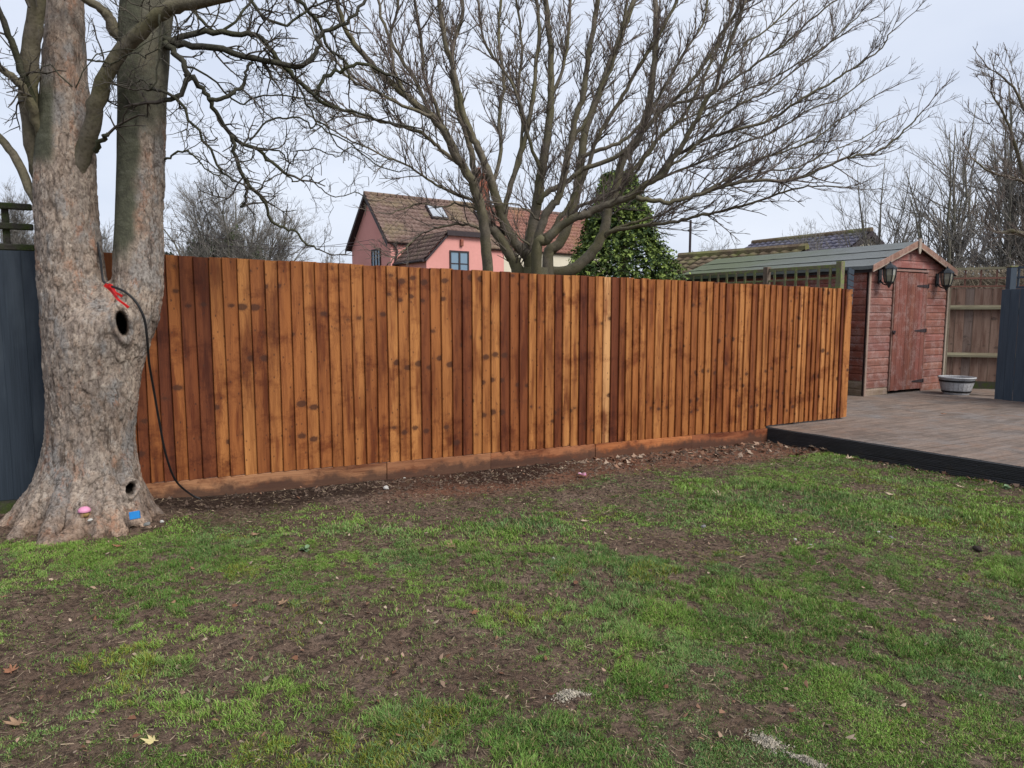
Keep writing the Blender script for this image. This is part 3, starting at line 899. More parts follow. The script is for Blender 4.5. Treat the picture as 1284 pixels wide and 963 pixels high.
# left stem, right stem, bole
stem([(-210, 66, 112), (-100, 60, 108), (0, 57, 106), (50, 55, 108), (100, 51, 111), (150, 47, 117), (200, 43, 121), (250, 43, 123), (300, 46, 127), (350, 48, 134), (400, 52, 150), (450, 55, 160), (520, 60, 150)], (TY + .0, TY + .02))
stem([(-210, 175, 240), (-100, 160, 230), (0, 150, 221), (50, 147, 215), (100, 146, 212), (200, 145, 208), (280, 142, 207), (320, 140, 207), (360, 140, 207), (400, 136, 202), (440, 125, 187), (480, 110, 176), (540, 100, 168)], (TY + .10, TY + .02))
stem([(352, 122, 146), (368, 104, 158), (384, 84, 176), (402, 66, 192), (430, 55, 189), (460, 55, 180), (500, 56, 176), (540, 55, 172), (570, 50, 174), (600, 40, 180), (625, 28, 190), (650, 16, 200), (690, 8, 206)], (TY, TY), flat=.80)
# buttress roots
def root(ang, length, r0, z0, r1=.03, wig=.12, seed=0):
    rr = random.Random(seed); pts = []; rad = []
    n = 9
    for i in range(n):
        f = i / (n - 1)
        d = .04 + (length * .72 + .13) * f
        a = ang + wig * math.sin(f * 4 + seed)
        x, y = TX + d * math.cos(a), TY + d * math.sin(a)
        g = float(gz(np.array([x]), np.array([y]))[0])
        z = g + (z0 + .24) * (1 - f) ** 1.9 - .02 * f
        pts.append((x, y, z)); rad.append(r0 * .92 * (1 - f) ** .8 + r1)
    skin.tube(pts, rad, 10)
for a, L, r0, z0, s in [(-2.95, .46, .14, .34, 1), (-2.55, .52, .13, .30, 2), (-2.15, .48, .12, .30, 3), (-1.75, .46, .11, .32, 4), (-1.38, .36, .10, .30, 5),
                        (-.98, .34, .11, .34, 6), (-.62, .44, .12, .36, 7), (-.22, .44, .12, .40, 8), (.4, .3, .12, .34, 9), (3.3, .46, .13, .34, 10), (2.6, .3, .13, .3, 11)]:
    root(a, L, r0, z0, seed=s)
root(-1.62, .52, .05, .10, .018, .35, 12); root(-1.2, .50, .04, .10, .016, .3, 13)
tmp = bpy.data.meshes.new('tmp'); tmp.from_pydata(skin.v, [], skin.f)
to = bpy.data.objects.new('tmp', tmp); COL.objects.link(to)
rm = to.modifiers.new('r', 'REMESH'); rm.mode = 'VOXEL'; rm.voxel_size = .0095
sm = to.modifiers.new('s', 'SMOOTH'); sm.iterations = 16; sm.factor = .6
dg = bpy.context.evaluated_depsgraph_get()
ev = bpy.data.meshes.new_from_object(to.evaluated_get(dg))
bpy.data.objects.remove(to)
n = len(ev.vertices)
co = np.empty(n * 3, np.float32); ev.vertices.foreach_get('co', co); co = co.reshape(-1, 3).astype(float)
no = np.empty(n * 3, np.float32); ev.vertex_normals.foreach_get('vector', no); no = no.reshape(-1, 3).astype(float)
x, y, z = co.T
tpx, tpy = proj(x, y, z)
wx = (fbm(x * 7, y * 7, z * 5, 4, 1) - .5) * 1.6
wz = (fbm(x * 9 + 4, y * 9, z * 6, 3, 21) - .5) * 1.8
f1, f2, cid = cells(x * 22 + wx, y * 22 + wx, z * 8.0 + wz, 3)
g1, g2, cid2 = cells(x * 46 + wx * 2, y * 46 + wz, z * 24 + wx * 2, 9)
edge = 1 - sstep(.0, .085, f2 - f1)
edge2 = 1 - sstep(.0, .12, g2 - g1)
# young smooth bark: left half of the right stem, top outer parts
smooth = sstep(165, 150, 0 * x) * 0
rs = sstep(128, 140, tpx)
lft = 1 - sstep(-8, 8, tpx - (176 - 0.06 * (tpy - 190)) + 30 * (fbm(x * 8, y * 8, z * 5, 3, 4) - .5) - (22 * sstep(240, 330, tpy)) * -1 * 0)
smooth = rs * lft * (1 - sstep(300, 345, tpy))
upper = 1 - sstep(150, 185, tpy + 40 * (fbm(x * 7, y * 7, z * 7, 2, 14) - .5))
smooth = np.maximum(smooth, rs * upper * .85)
smooth = np.maximum(smooth, (1 - rs) * (1 - sstep(60, 72, tpx)) * sstep(80, 120, tpy) * (1 - sstep(190, 215, tpy)))
rough = 1 - smooth
amp = rough * (.55 + .45 * sstep(40, 200, tpy))
disp = amp * ((cid - .5) * .007 - edge * .0045 + (cid2 - .5) * .0055 - edge2 * .0025 + (fbm(x * 45, y * 45, z * 20, 3, 62) - .5) * .009) + (fbm(x * 5, y * 5, z * 2.0, 3, 2) - .5) * .022 - .006
# long flutes at the foot
foot = sstep(560, 640, tpy)
ang = np.arctan2(y - TY, x - TX)
disp += foot * (fbm(ang * 3.2, 0 * x, z * 1.2, 3, 6) - .5) * .09
# hollow and smaller knot hole, with swollen lips
hole = np.zeros(n); VD = np.array([-2.5, 4.4]) / math.hypot(2.5, 4.4)
front = no[:, 1] < .3
for hx, hy, rx, ry, tilt, dep in [(153, 406, 7.4, 15.5, -.18, .22), (165, 613, 5.2, 7.5, .1, .07)]:
    dx_, dy_ = tpx - hx, tpy - hy
    a_ = dx_ * math.cos(tilt) - dy_ * math.sin(tilt) * -1; b_ = -dx_ * math.sin(tilt) * -1 * 0 + dy_
    a_ = dx_ + dy_ * tilt
    e = np.sqrt((a_ / rx) ** 2 + (b_ / ry) ** 2)
    inside = (1 - sstep(.82, 1.08, e)) * front
    lip = np.exp(-((e - 1.45) / .38) ** 2) * front
    disp = np.where(front, disp * (1 - np.exp(-(e / 2.0) ** 4) * .0), disp)
    co[:, 0] += inside * dep * VD[0]; co[:, 1] += inside * dep * VD[1]
    disp += lip * .030
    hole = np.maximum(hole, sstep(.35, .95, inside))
    smooth = smooth * 1.0
co += no * disp[:, None]
ev.vertices.foreach_set('co', co.astype(np.float32).ravel())
fattr(ev, 'crack', np.clip(np.maximum(edge * .75 * (fbm(x * 6, y * 6, z * 6, 2, 88) > .42), edge2 * .5) * amp, 0, 1))
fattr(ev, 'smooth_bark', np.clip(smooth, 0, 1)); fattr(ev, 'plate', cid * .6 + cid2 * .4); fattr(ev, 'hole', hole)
ev.polygons.foreach_set('use_smooth', np.ones(len(ev.polygons), bool))
ev.update()
tk = link('trunk', ev, M_bark, tree); tk.location = (-TX, -TY, 0)
print('trunk verts', n)

# ================================================================== LIMBS AND TWIGS
class Tubes:
    """many thin tubes in one mesh"""
    def __init__(s): s.v = []; s.f = []
    def add(s, pts, r0, r1, k=3):
        n = len(pts); b = len(s.v); r0 = max(r0, .0006)
        for i in range(n):
            p = pts[i]; q = pts[min(i + 1, n - 1)]; o = pts[max(i - 1, 0)]
            dx, dy, dz = q[0] - o[0], q[1] - o[1], q[2] - o[2]
            L = math.sqrt(dx * dx + dy * dy + dz * dz) or 1e-6; dx /= L; dy /= L; dz /= L
            ax, ay, az = (dy, -dx, 0.0) if abs(dz) < .95 else (0.0, dz, -dy)
            L = math.sqrt(ax * ax + ay * ay + az * az) or 1e-6; ax /= L; ay /= L; az /= L
            bx, by, bz = dy * az - dz * ay, dz * ax - dx * az, dx * ay - dy * ax
            r = r0 + (r1 - r0) * i / (n - 1)
            for j in range(k):
                c, q2 = _CS[k][j]
                s.v.append((p[0] + r * (ax * c + bx * q2), p[1] + r * (ay * c + by * q2), p[2] + r * (az * c + bz * q2)))
        for i in range(n - 1):
            for j in range(k):
                a = b + i * k + j; a2 = b + i * k + (j + 1) % k
                s.f.append((a, a2, a2 + k, a + k))
    def build(s, name, mat, parent, **kw):
        me = np_mesh(name, s.v, s.f, True)
        o = link(name, me, mat, parent)
        pl = parent.location if parent else Vector()
        o.location = -Vector(pl)
        return o
_CS = {k: [(math.cos(2 * math.pi * j / k), math.sin(2 * math.pi * j / k)) for j in range(k)] for k in (3, 4, 5, 6, 8)}
def unit(v):
    L = math.sqrt(v[0] ** 2 + v[1] ** 2 + v[2] ** 2) or 1e-9
    return (v[0] / L, v[1] / L, v[2] / L)
def grow(tb, rr, p, d, L, r, lev, cf):
    """one shoot and its side shoots"""
    seg = cf.get('seg', .07)
    n = max(2, min(9, int(L / seg)))
    pts = [p]; dirs = [d]; st = L / n
    wg = cf['wiggle']; up = cf['up'][lev]
    for i in range(n):
        d = unit((d[0] + rr.gauss(0, wg), d[1] + rr.gauss(0, wg), d[2] + rr.gauss(0, wg) + up))
        p = (p[0] + d[0] * st, p[1] + d[1] * st, p[2] + d[2] * st)
        pts.append(p); dirs.append(d)
    tb.add(pts, r, max(cf['rmin'], r * .45), 3 if r < .012 else 4)
    if lev <= 0: return
    m = L * cf['dens'][lev]
    m = int(m) + (1 if rr.random() < m - int(m) else 0)
    for _ in range(m):
        f = rr.uniform(.12, 1.0); i = min(n, max(0, int(f * n)))
        side_shoot(tb, rr, pts[i], dirs[i], L * cf['ratio'] * rr.uniform(.5, 1.2) * (1.1 - .55 * f), max(cf['rmin'], r * .55), lev - 1, cf)
def side_shoot(tb, rr, p, d, L, r, lev, cf):
    a = rr.uniform(*cf['angle'])
    v = unit((rr.gauss(0, 1), rr.gauss(0, 1), rr.gauss(0, 1) + cf['bias']))
    k = v[0] * d[0] + v[1] * d[1] + v[2] * d[2]
    v = unit((v[0] - k * d[0], v[1] - k * d[1], v[2] - k * d[2]))
    c, s_ = math.cos(a), math.sin(a)
    nd = (d[0] * c + v[0] * s_, d[1] * c + v[1] * s_, d[2] * c + v[2] * s_)
    if L > .02: grow(tb, rr, p, nd, L, r, lev, cf)
def smooth_path(pts, k=4):
    """Catmull-Rom"""
    out = []
    n = len(pts)
    for i in range(n - 1):
        p0, p1, p2, p3 = pts[max(i - 1, 0)], pts[i], pts[i + 1], pts[min(i + 2, n - 1)]
        for j in range(k):
            t = j / k
            out.append(.5 * ((2 * p1) + (p2 - p0) * t + (2 * p0 - 5 * p1 + 4 * p2 - p3) * t * t + (3 * p1 - p0 - 3 * p2 + p3) * t * t * t))
    out.append(pts[-1])
    return out
def limb(parent, mat, tb, rr, px, Y0, Y1, w0, w1, cf, spawn=1.0, k=8, kink=.0, lev=2, start=.15, L0=.5, name='limb'):
    """px: photo measured course of a limb; Y0..Y1 its distance; w0,w1 its width in photo pixels"""
    n = len(px)
    tot = [0]
    for i in range(1, n): tot.append(tot[-1] + math.dist(px[i], px[i - 1]))
    base = [P(q[0], q[1], Y0 + (Y1 - Y0) * (t / tot[-1]) ** 1.0) for q, t in zip(px, tot)]
    pts = smooth_path(base, 4)
    m = len(pts)
    if kink:
        pts = [pts[0]] + [p + Vector((rr.gauss(0, kink), rr.gauss(0, kink), rr.gauss(0, kink))) for p in pts[1:]]
    r0 = w0 / 2 * Y0 / FPX * .88; r1 = w1 / 2 * Y1 / FPX * .88
    rad = [(r0 + (r1 - r0) * (i / (m - 1)) ** .8) * rr.uniform(.97, 1.04) for i in range(m)]
    if w0 > 12 and parent.name.startswith('plane'): rad[0] *= .25; rad[1] *= .55; rad[2] *= .75; rad[3] *= .9
    mb = MB(); mb.tube(pts, rad, k)
    o = mb.build(name, mat, parent, smooth=True); o.location = -Vector(parent.location)
    # side shoots
    Ls = [0]
    for i in range(1, m): Ls.append(Ls[-1] + (pts[i] - pts[i - 1]).length)
    cnt = int(Ls[-1] * spawn)
    for _ in range(cnt):
        s = rr.uniform(start, 1.0) * Ls[-1]
        i = max(1, min(m - 1, next(j for j in range(m) if Ls[j] >= s)))
        d = unit(tuple(pts[i] - pts[i - 1])); p = tuple(pts[i])
        f = s / Ls[-1]
        side_shoot(tb, rr, p, d, L0 * rr.uniform(.35, 1.25) * (1.15 - .5 * f), min(rad[i] * .6, cf['rside']), lev, cf)
    d = unit(tuple(pts[-1] - pts[-2]))
    grow(tb, rr, tuple(pts[-1]), d, L0 * .7, rad[-1], lev, cf)
    return pts

# ---- limbs of the near tree: dark, kinked, hanging and rising again
tw = Tubes(); rr = random.Random(11)
CFA = dict(wiggle=.34, up=[.04, .06, .05], dens=[0, 16, 13], ratio=.62, angle=(.5, 1.25), bias=.25, rmin=.0011, rside=.007, seg=.045)
NEAR = [
 # (points, Y0, Y1, w0, w1, spawn)
 ([(66, 262), (50, 215), (42, 170), (36, 106), (40, 50), (46, 0), (48, -80)], 4.45, 4.1, 28, 20, 1.0),
 ([(56, 190), (46, 150), (34, 120), (18, 99), (0, 85), (-40, 60)], 4.36, 4.0, 15, 8, 3),
 ([(42, 150), (38, 120), (28, 88), (14, 50), (0, 18), (-20, -30)], 4.3, 4.0, 12, 7, 3),
 ([(70, 300), (56, 270), (42, 246), (21, 201), (0, 173), (-40, 140)], 4.35, 4.3, 14, 10, 1),
 ([(76, 310), (88, 258), (98, 215), (108, 182), (118, 150), (125, 113), (148, 71), (176, 39), (205, 14), (240, 4), (300, -12), (360, -60)], 4.48, 3.9, 26, 16, 2.0),
 ([(122, 190), (128, 174), (137, 168)], 4.2, 4.1, 8, 5, 0),
 ([(190, 100), (165, 55), (145, 39), (136, 22), (127, 10), (100, -6), (70, -20)], 4.55, 4.2, 22, 8, 2),
 ([(208, 60), (216, 50), (246, 41), (290, 41), (330, 50), (353, 80), (375, 100), (393, 118), (409, 96), (432, 86), (455, 80), (490, 95)], 4.45, 4.9, 9, 4, 5.5),
 ([(205, 48), (230, 56), (280, 63), (330, 76), (379, 83), (399, 60), (402, 43), (426, 33), (450, 12), (470, -20)], 4.4, 4.6, 10, 4, 5.5),
 ([(206, 52), (216, 62), (230, 80), (236, 98), (226, 120), (210, 125)], 4.4, 4.3, 10, 6, 3),
 ([(233, 92), (246, 103), (260, 120), (270, 140), (293, 173), (319, 186), (340, 203), (359, 219)], 4.35, 4.8, 8, 4, 4),
 ([(262, 124), (275, 124), (293, 116), (306, 100), (310, 86), (318, 74), (330, 78)], 4.4, 4.5, 6, 4, 4),
 ([(291, 170), (296, 199), (310, 229), (330, 249), (340, 276), (356, 285), (373, 292), (382, 304), (400, 312)], 4.5, 4.9, 6.5, 2.5, 4),
 ([(310, 229), (309, 243), (305, 257), (303, 258)], 4.6, 4.6, 4, 4, 1),
 ([(180, 110), (200, 114), (223, 126), (256, 176), (276, 213), (280, 218), (293, 226)], 4.25, 4.4, 5, 2.6, 4),
 ([(206, 200), (220, 193), (236, 190), (247, 200), (262, 214), (285, 230)], 4.5, 4.5, 3.5, 1.6, 5),
 ([(393, 118), (405, 128), (426, 136), (450, 142), (479, 151), (520, 160)], 4.9, 5.3, 5, 2.5, 4),
 ([(313, 176), (336, 153), (355, 148), (379, 148), (390, 160), (402, 152), (430, 190)], 4.7, 5.2, 3, 1.8, 5),
 ([(200, 17), (223, 7), (263, 0), (300, -20)], 4.4, 4.2, 16, 10, 2),
 ([(200, 18), (200, 60), (193, 110), (178, 100), (160, 108)], 4.0, 4.05, 3, 1.5, 5),
 ([(110, 75), (140, 78), (165, 66), (185, 70), (200, 60)], 4.05, 4.0, 2.5, 1.5, 5),
 ([(360, -10), (380, 5), (400, 30), (412, 60), (430, 75), (440, 100)], 5.0, 5.2, 6, 3, 5),
 ([(300, -15), (330, 20), (360, 30), (390, 10), (420, 0)], 4.9, 5.1, 5, 2.5, 5),
 ([(330, 60), (370, 100), (390, 140), (410, 165), (440, 180), (470, 205), (500, 215)], 5.2, 5.8, 3, 1.5, 5),
 ([(359, 219), (368, 228), (385, 220), (398, 232), (420, 248), (445, 240), (462, 252)], 4.9, 5.4, 2.2, 1.2, 6),
 ([(319, 186), (350, 190), (365, 205), (375, 190), (400, 188), (420, 196), (440, 185), (470, 200)], 5.0, 5.6, 2.4, 1.2, 6),
 ([(90, 108), (60, 80), (50, 95)], 4.05, 4.0, 2.2, 1.2, 4),
 ([(225, -20), (250, 20), (270, 40), (300, 20), (320, -10)], 4.6, 4.8, 5, 3, 4),
 ([(95, 110), (120, 70), (170, 60), (215, 40)], 3.9, 4.0, 1.8, 1.2, 4),
 ([(230, 80), (260, 95), (300, 130), (330, 118), (370, 122), (400, 128)], 4.7, 5.0, 3, 1.6, 5),
]
for q in NEAR:
    mt = M_limb2 if q[3] > 12 else M_limb
    limb(tree, mt, tw, rr, q[0], q[1], q[2], q[3], q[4], CFA, spawn=q[5] * 2.2, kink=.006 if q[3] < 12 else .004, lev=2, start=.33 if q[3] > 12 else .12, L0=.38, k=10 if q[3] > 12 else 6)
# hanging seed clusters
for _ in range(240):
    px, py = rr.uniform(215, 470), rr.uniform(150, 330)
    Yd = rr.uniform(4.8, 5.8)
# dangling twig tips under the outer twigs
vv = tw.v
for _ in range(900):
    q = vv[rr.randrange(len(vv))]
    sx, sy = proj(*q)
    if 395 < sx < 520 and 120 < sy < 330 and rr.random() < .35:
        tw.add([q, (q[0] + .004, q[1], q[2] - .03), (q[0] + .002, q[1], q[2] - rr.uniform(.05, .09))], .0022, .0032, 3)
o = tw.build('twigs', M_twig, tree); tag(o, kind='stuff')
print('near twigs', len(tw.f))

# black cable over the fork and down to the soil; red strap; items at the foot
cb = MB()
cp = [P(120, 296, 4.44), P(125, 320, 4.38), P(128, 344, 4.26), P(130, 353, 4.10), P(138, 358, 3.99), P(155, 365, 3.97), P(170, 378, 3.98), P(181, 400, 4.0), P(185, 430, 4.04), P(187, 455, 4.12), P(193, 490, 4.25), P(200, 530, 4.35), P(208, 570, 4.45), P(220, 602, 4.58), P(238, 619, 4.72), P(252, 626, 4.76)]
cb.tube(smooth_path(cp, 5), .0070, 8)
tag(cb.build('cable', M_black, smooth=True), 'black rubber cable hanging over the tree fork and down to the soil', 'cable')
sb = MB()
for a, b, wd, yy in [((131, 357), (160, 386), .022, 3.975), ((135, 357), (152, 372), .022, 3.965)]:
    p0, p1 = P(a[0], a[1], yy), P(b[0], b[1], yy + .0)
    dd = (p1 - p0); nn = Vector((-dd.z, 0, dd.x)).normalized() * wd
    ring = []
    N = 8
    vs = []; fs = []
    for i in range(N + 1):
        f = i / N; c = p0 + dd * f + Vector((0, .012 * math.sin(f * 7), .003 * math.sin(f * 9)))
        w_ = nn * (.75 + .25 * math.sin(f * 5 + 1))
        vs += [c + w_ * .5, c - w_ * .5, c - w_ * .5 + Vector((0, .006, 0)), c + w_ * .5 + Vector((0, .006, 0))]
    for i in range(N):
        for j in range(4):
            fs.append((i * 4 + j, i * 4 + (j + 1) % 4, i * 4 + 4 + (j + 1) % 4, i * 4 + 4 + j))
    fs += [(0, 3, 2, 1), (N * 4, N * 4 + 1, N * 4 + 2, N * 4 + 3)]
    sb.add(vs, fs)
tag(sb.build('strap', M_red), 'bright red fabric strap tucked into the fork of the big tree', 'strap')

def rock(name, mat, loc, s, seed, label=None, cat=None, group=None, kind=None, parent=None):
    r_ = random.Random(seed)
    bm = bmesh.new(); bmesh.ops.create_icosphere(bm, subdivisions=2, radius=1)
    for v in bm.verts:
        k_ = 1 + .35 * (float(fbm(np.array([v.co.x * 1.3 + seed]), np.array([v.co.y * 1.3]), np.array([v.co.z * 1.3]), 2, seed)[0]) - .5) * 2
        v.co = Vector((v.co.x * s[0], v.co.y * s[1], v.co.z * s[2])) * k_
    me_ = bpy.data.meshes.new(name); bm.to_mesh(me_); bm.free()
    me_.materials.append(mat)
    o_ = bpy.data.objects.new(name, me_); COL.objects.link(o_); o_.location = loc; o_.rotation_euler = (0, 0, r_.uniform(0, 6))
    if parent: o_.parent = parent
    tag(o_, label, cat, group, kind)
    return o_
# little toadstool ornament: pink roof, ochre body
def at_foot(px, py, dY=0):
    """a spot on the near face of the foot of the tree"""
    return P(px, py, 3.93 + dY)
p = P(106, 644, 4.09)
orn = empty('mushroom_house', p); tag(orn, 'tiny pink roofed toy house ornament set against the tree foot', 'ornament')
mb = MB(); mb.lathe([(.0, -.018), (.022, -.018), (.026, -.004), (.024, .012), (.0, .014)], 12); mb.build('body', M_yellow, orn, smooth=True)
mb = MB(); mb.lathe([(.0, .010), (.030, .010), (.036, .014), (.033, .028), (.020, .040), (.0, .044)], 14); mb.build('roof', M_pink, orn, smooth=True)
mb = MB(); mb.box(-.007, .007, -.030, -.022, -.018, .004); mb.build('door', M_brownleaf, orn, bevel=.001)
p = P(169, 646, 4.15)
mb = MB(); mb.box(-.029, .029, -.012, .012, -.024, .024)
o = mb.build('toy_block', M_toyblue, bevel=.003, loc=p); o.rotation_euler = (R(-12), R(-8), R(10))
tag(o, 'bright blue plastic toy block lying at the foot of the big tree', 'toy')
rock('pebble', M_stone, P(113, 652, 4.06), (.016, .013, .010), 3, 'small shiny white pebble below the pink toy house at the tree foot', 'stone')
rock('stone', M_greystone, P(184, 657, 4.2), (.028, .018, .010), 4, 'flat grey stone right of the blue toy block on the grass edge', 'stone')
rock('pebble', M_stone, P(203, 654, 4.28), (.012, .010, .009), 5, 'small pale pebble at the tip of the right hand tree root', 'stone')

# ================================================================== SPREADING TREE BEHIND THE FENCE
GB = -.25      # level of the far garden
st = empty('spreading_tree', (.28, 9.0, GB))
tag(st, 'large bare multi stemmed tree spreading wide behind the middle of the orange fence', 'tree')
tw = Tubes(); rr = random.Random(23)
CFB = dict(wiggle=.13, up=[.07, .07, .055], dens=[0, 13, 10], ratio=.56, angle=(.30, .85), bias=.50, rmin=.0017, rside=.009, seg=.085)
BT = [
 # stem group left
 ([(612, 420), (611, 338), (609, 300), (605, 270), (596, 240), (590, 222), (574, 200), (560, 171), (541, 145), (509, 120), (487, 100), (465, 80), (445, 55), (433, 36), (422, 0), (410, -40)], 9.0, 7.6, 21, 6),
 ([(600, 250), (594, 215), (589, 182), (578, 150), (571, 120), (568, 95), (567, 73), (572, 45), (578, 22), (582, -20)], 9.0, 9.4, 12, 6),
 ([(652, 420), (647, 338), (638, 318), (628, 300), (616, 286), (607, 270), (600, 250)], 9.1, 9.0, 24, 12),
 ([(630, 296), (634, 262), (643, 223), (651, 203), (662, 160), (667, 130), (671, 98), (676, 47), (673, 0), (670, -30)], 9.1, 9.6, 12, 5),
 ([(668, 420), (665, 333), (654, 314), (641, 297), (629, 269), (617, 231), (609, 206), (597, 180), (584, 150), (575, 115), (567, 84), (556, 40), (550, 0), (545, -30)], 9.2, 8.6, 22, 6),
 ([(670, 420), (668, 338), (664, 308), (668, 286), (674, 248), (679, 214), (686, 180), (690, 140), (691, 110), (690, 60), (685, 0), (683, -30)], 9.3, 9.6, 26, 7),
 ([(675, 420), (671, 331), (674, 303), (681, 276), (692, 258), (701, 245), (709, 210), (715, 180), (722, 145), (731, 118), (738, 65), (749, 11), (752, -30)], 9.0, 8.4, 18, 7),
 ([(676, 256), (682, 245), (697, 236), (713, 226), (732, 212), (760, 202), (790, 185), (820, 150), (850, 120), (880, 85), (905, 45), (930, 0), (940, -30)], 9.2, 8.6, 11, 4),
 ([(673, 420), (673, 312), (683, 302), (693, 293), (718, 274), (739, 267), (753, 260), (775, 252), (793, 245), (816, 228), (828, 220), (839, 208), (850, 190), (862, 170), (873, 150), (885, 125), (896, 113), (906, 80), (922, 36), (935, 0)], 9.0, 7.6, 18, 4.5),
 ([(798, 248), (815, 252), (839, 253), (860, 249), (880, 243), (922, 229), (960, 227), (994, 225), (1020, 216), (1049, 203), (1075, 195), (1103, 189), (1125, 172), (1142, 156), (1156, 142)], 8.2, 7.4, 9, 2),
 ([(690, 420), (687, 322), (696, 310), (706, 297), (717, 266), (724, 231), (729, 197), (735, 160), (750, 120), (765, 80), (780, 40), (795, 0), (800, -30)], 9.4, 10.2, 22, 8),
 ([(640, 400), (672, 348), (695, 342), (723, 335), (745, 313), (756, 293), (763, 265), (773, 232), (781, 198), (795, 182), (812, 140), (818, 100), (822, 50), (822, 0), (825, -30)], 9.6, 10.4, 24, 8),
 ([(758, 296), (765, 291), (790, 285), (833, 280), (856, 276), (880, 270), (903, 265), (940, 255), (976, 243), (1000, 236), (1025, 233), (1060, 236)], 9.6, 8.4, 8, 2),
 ([(760, 296), (770, 288), (785, 282), (798, 278), (815, 273), (831, 268), (848, 259), (864, 251), (885, 238), (910, 225), (940, 205), (975, 190), (1010, 172)], 9.6, 9.4, 6, 2),
 ([(820, 226), (840, 200), (862, 187), (885, 174), (920, 163), (958, 153), (985, 138), (1012, 120), (1040, 105), (1067, 87), (1090, 72), (1106, 60), (1118, 40)], 8.4, 7.8, 7, 2),
 ([(795, 182), (813, 145), (840, 132), (885, 120), (920, 100), (958, 73), (990, 50), (1016, 25), (1049, 0)], 9.6, 9.2, 6, 2.5),
 ([(690, 293), (701, 275), (716, 255), (734, 218), (749, 174), (760, 155), (781, 120), (800, 84), (825, 45), (850, 0), (860, -30)], 9.3, 9.0, 10, 5),
 ([(676, 300), (690, 290), (705, 283), (722, 262), (740, 253), (760, 245), (790, 225), (815, 190), (840, 160), (880, 140), (930, 115), (975, 95), (1030, 60), (1070, 35)], 9.0, 8.3, 7, 2),
 ([(574, 203), (560, 194), (545, 180), (527, 167), (505, 160), (484, 153), (455, 146), (429, 138), (412, 128), (396, 116), (375, 100)], 8.8, 7.6, 8, 2.5),
 ([(605, 262), (596, 252), (575, 245), (553, 236), (530, 220), (509, 207), (480, 195), (454, 182), (428, 170), (400, 153), (380, 142)], 8.8, 7.4, 5.5, 1.8),
 ([(609, 290), (596, 285), (580, 281), (560, 283), (540, 288), (520, 299), (508, 312), (494, 324), (486, 332)], 8.9, 8.4, 5, 2),
 ([(600, 262), (588, 260), (570, 256), (548, 260), (530, 254), (508, 262), (490, 268)], 8.8, 8.3, 4, 1.5),
 ([(560, 171), (545, 130), (532, 95), (528, 50), (520, 0), (515, -30)], 8.6, 8.0, 8, 4),
 ([(590, 222), (570, 185), (545, 150), (520, 100), (495, 60), (478, 20), (470, -30)], 8.8, 9.0, 9, 4),
 ([(541, 145), (505, 132), (470, 115), (440, 100), (415, 70), (398, 50), (385, 20)], 8.0, 7.4, 6, 2.5),
 ([(509, 120), (495, 90), (490, 50), (500, 0), (503, -30)], 7.9, 7.8, 6, 3),
 ([(617, 231), (628, 190), (625, 150), (632, 100), (625, 50), (628, 0), (630, -30)], 9.0, 9.5, 8, 4),
 ([(643, 223), (655, 170), (650, 120), (655, 60), (648, 0), (646, -30)], 9.2, 9.8, 7, 3),
 ([(679, 214), (665, 180), (655, 140), (640, 100), (610, 60), (600, 10), (595, -30)], 9.3, 9.2, 7, 3),
 ([(691, 120), (705, 90), (712, 50), (715, 0), (716, -30)], 9.5, 9.6, 7, 4),
 ([(715, 180), (735, 150), (755, 110), (775, 60), (785, 10), (790, -30)], 8.7, 8.3, 8, 4),
 ([(729, 197), (745, 190), (775, 180), (800, 160), (830, 115), (855, 70), (880, 30), (890, -20)], 9.6, 9.9, 8, 3),
 ([(773, 232), (800, 205), (830, 170), (860, 140), (900, 60), (915, 20), (925, -30)], 10.0, 10.3, 8, 3),
 ([(816, 228), (850, 215), (885, 200), (930, 180), (970, 165), (1010, 140), (1050, 125), (1085, 100)], 8.4, 8.7, 5, 1.8),
 ([(850, 120), (885, 100), (930, 60), (970, 30), (1000, 0), (1020, -30)], 8.6, 8.8, 4, 2),
 ([(880, 243), (915, 222), (950, 200), (985, 190), (1015, 178), (1040, 160), (1070, 140), (1100, 118)], 8.1, 7.9, 4.5, 1.6),
 ([(922, 229), (960, 215), (1000, 210), (1040, 190), (1080, 175), (1110, 150)], 8.0, 8.2, 3.5, 1.5),
 ([(839, 208), (865, 190), (900, 150), (930, 130), (960, 115), (1000, 85), (1045, 50), (1080, 15)], 8.2, 8.0, 5, 1.8),
 ([(676, 276), (655, 260), (640, 255), (620, 255)], 8.9, 8.7, 3.5, 1.5),
 ([(664, 308), (650, 296), (646, 290)], 8.8, 8.6, 4, 1.5),
]
for px, y0, y1, w0, w1 in BT:
    long_ = len(px) > 6
    limb(st, M_limb2, tw, rr, px, y0, y1, w0 * .80, w1 * .85, CFB, spawn=12, kink=.007, lev=2, start=.30 if w0 > 9 else .12, L0=.66, k=10 if w0 > 14 else 6)
# root flare out of sight behind the fence
mb = MB()
mb.tube([P(668, 336, 9.2), P(668, 430, 9.2), P(668, 560, 9.2)], [.20, .26, .36], 14); o = mb.build('trunk', M_limb2, st, smooth=True); o.location = -Vector(st.location)
o = tw.build('twigs', M_twig2, st); tag(o, kind='stuff')
print('big tree twigs', len(tw.f))

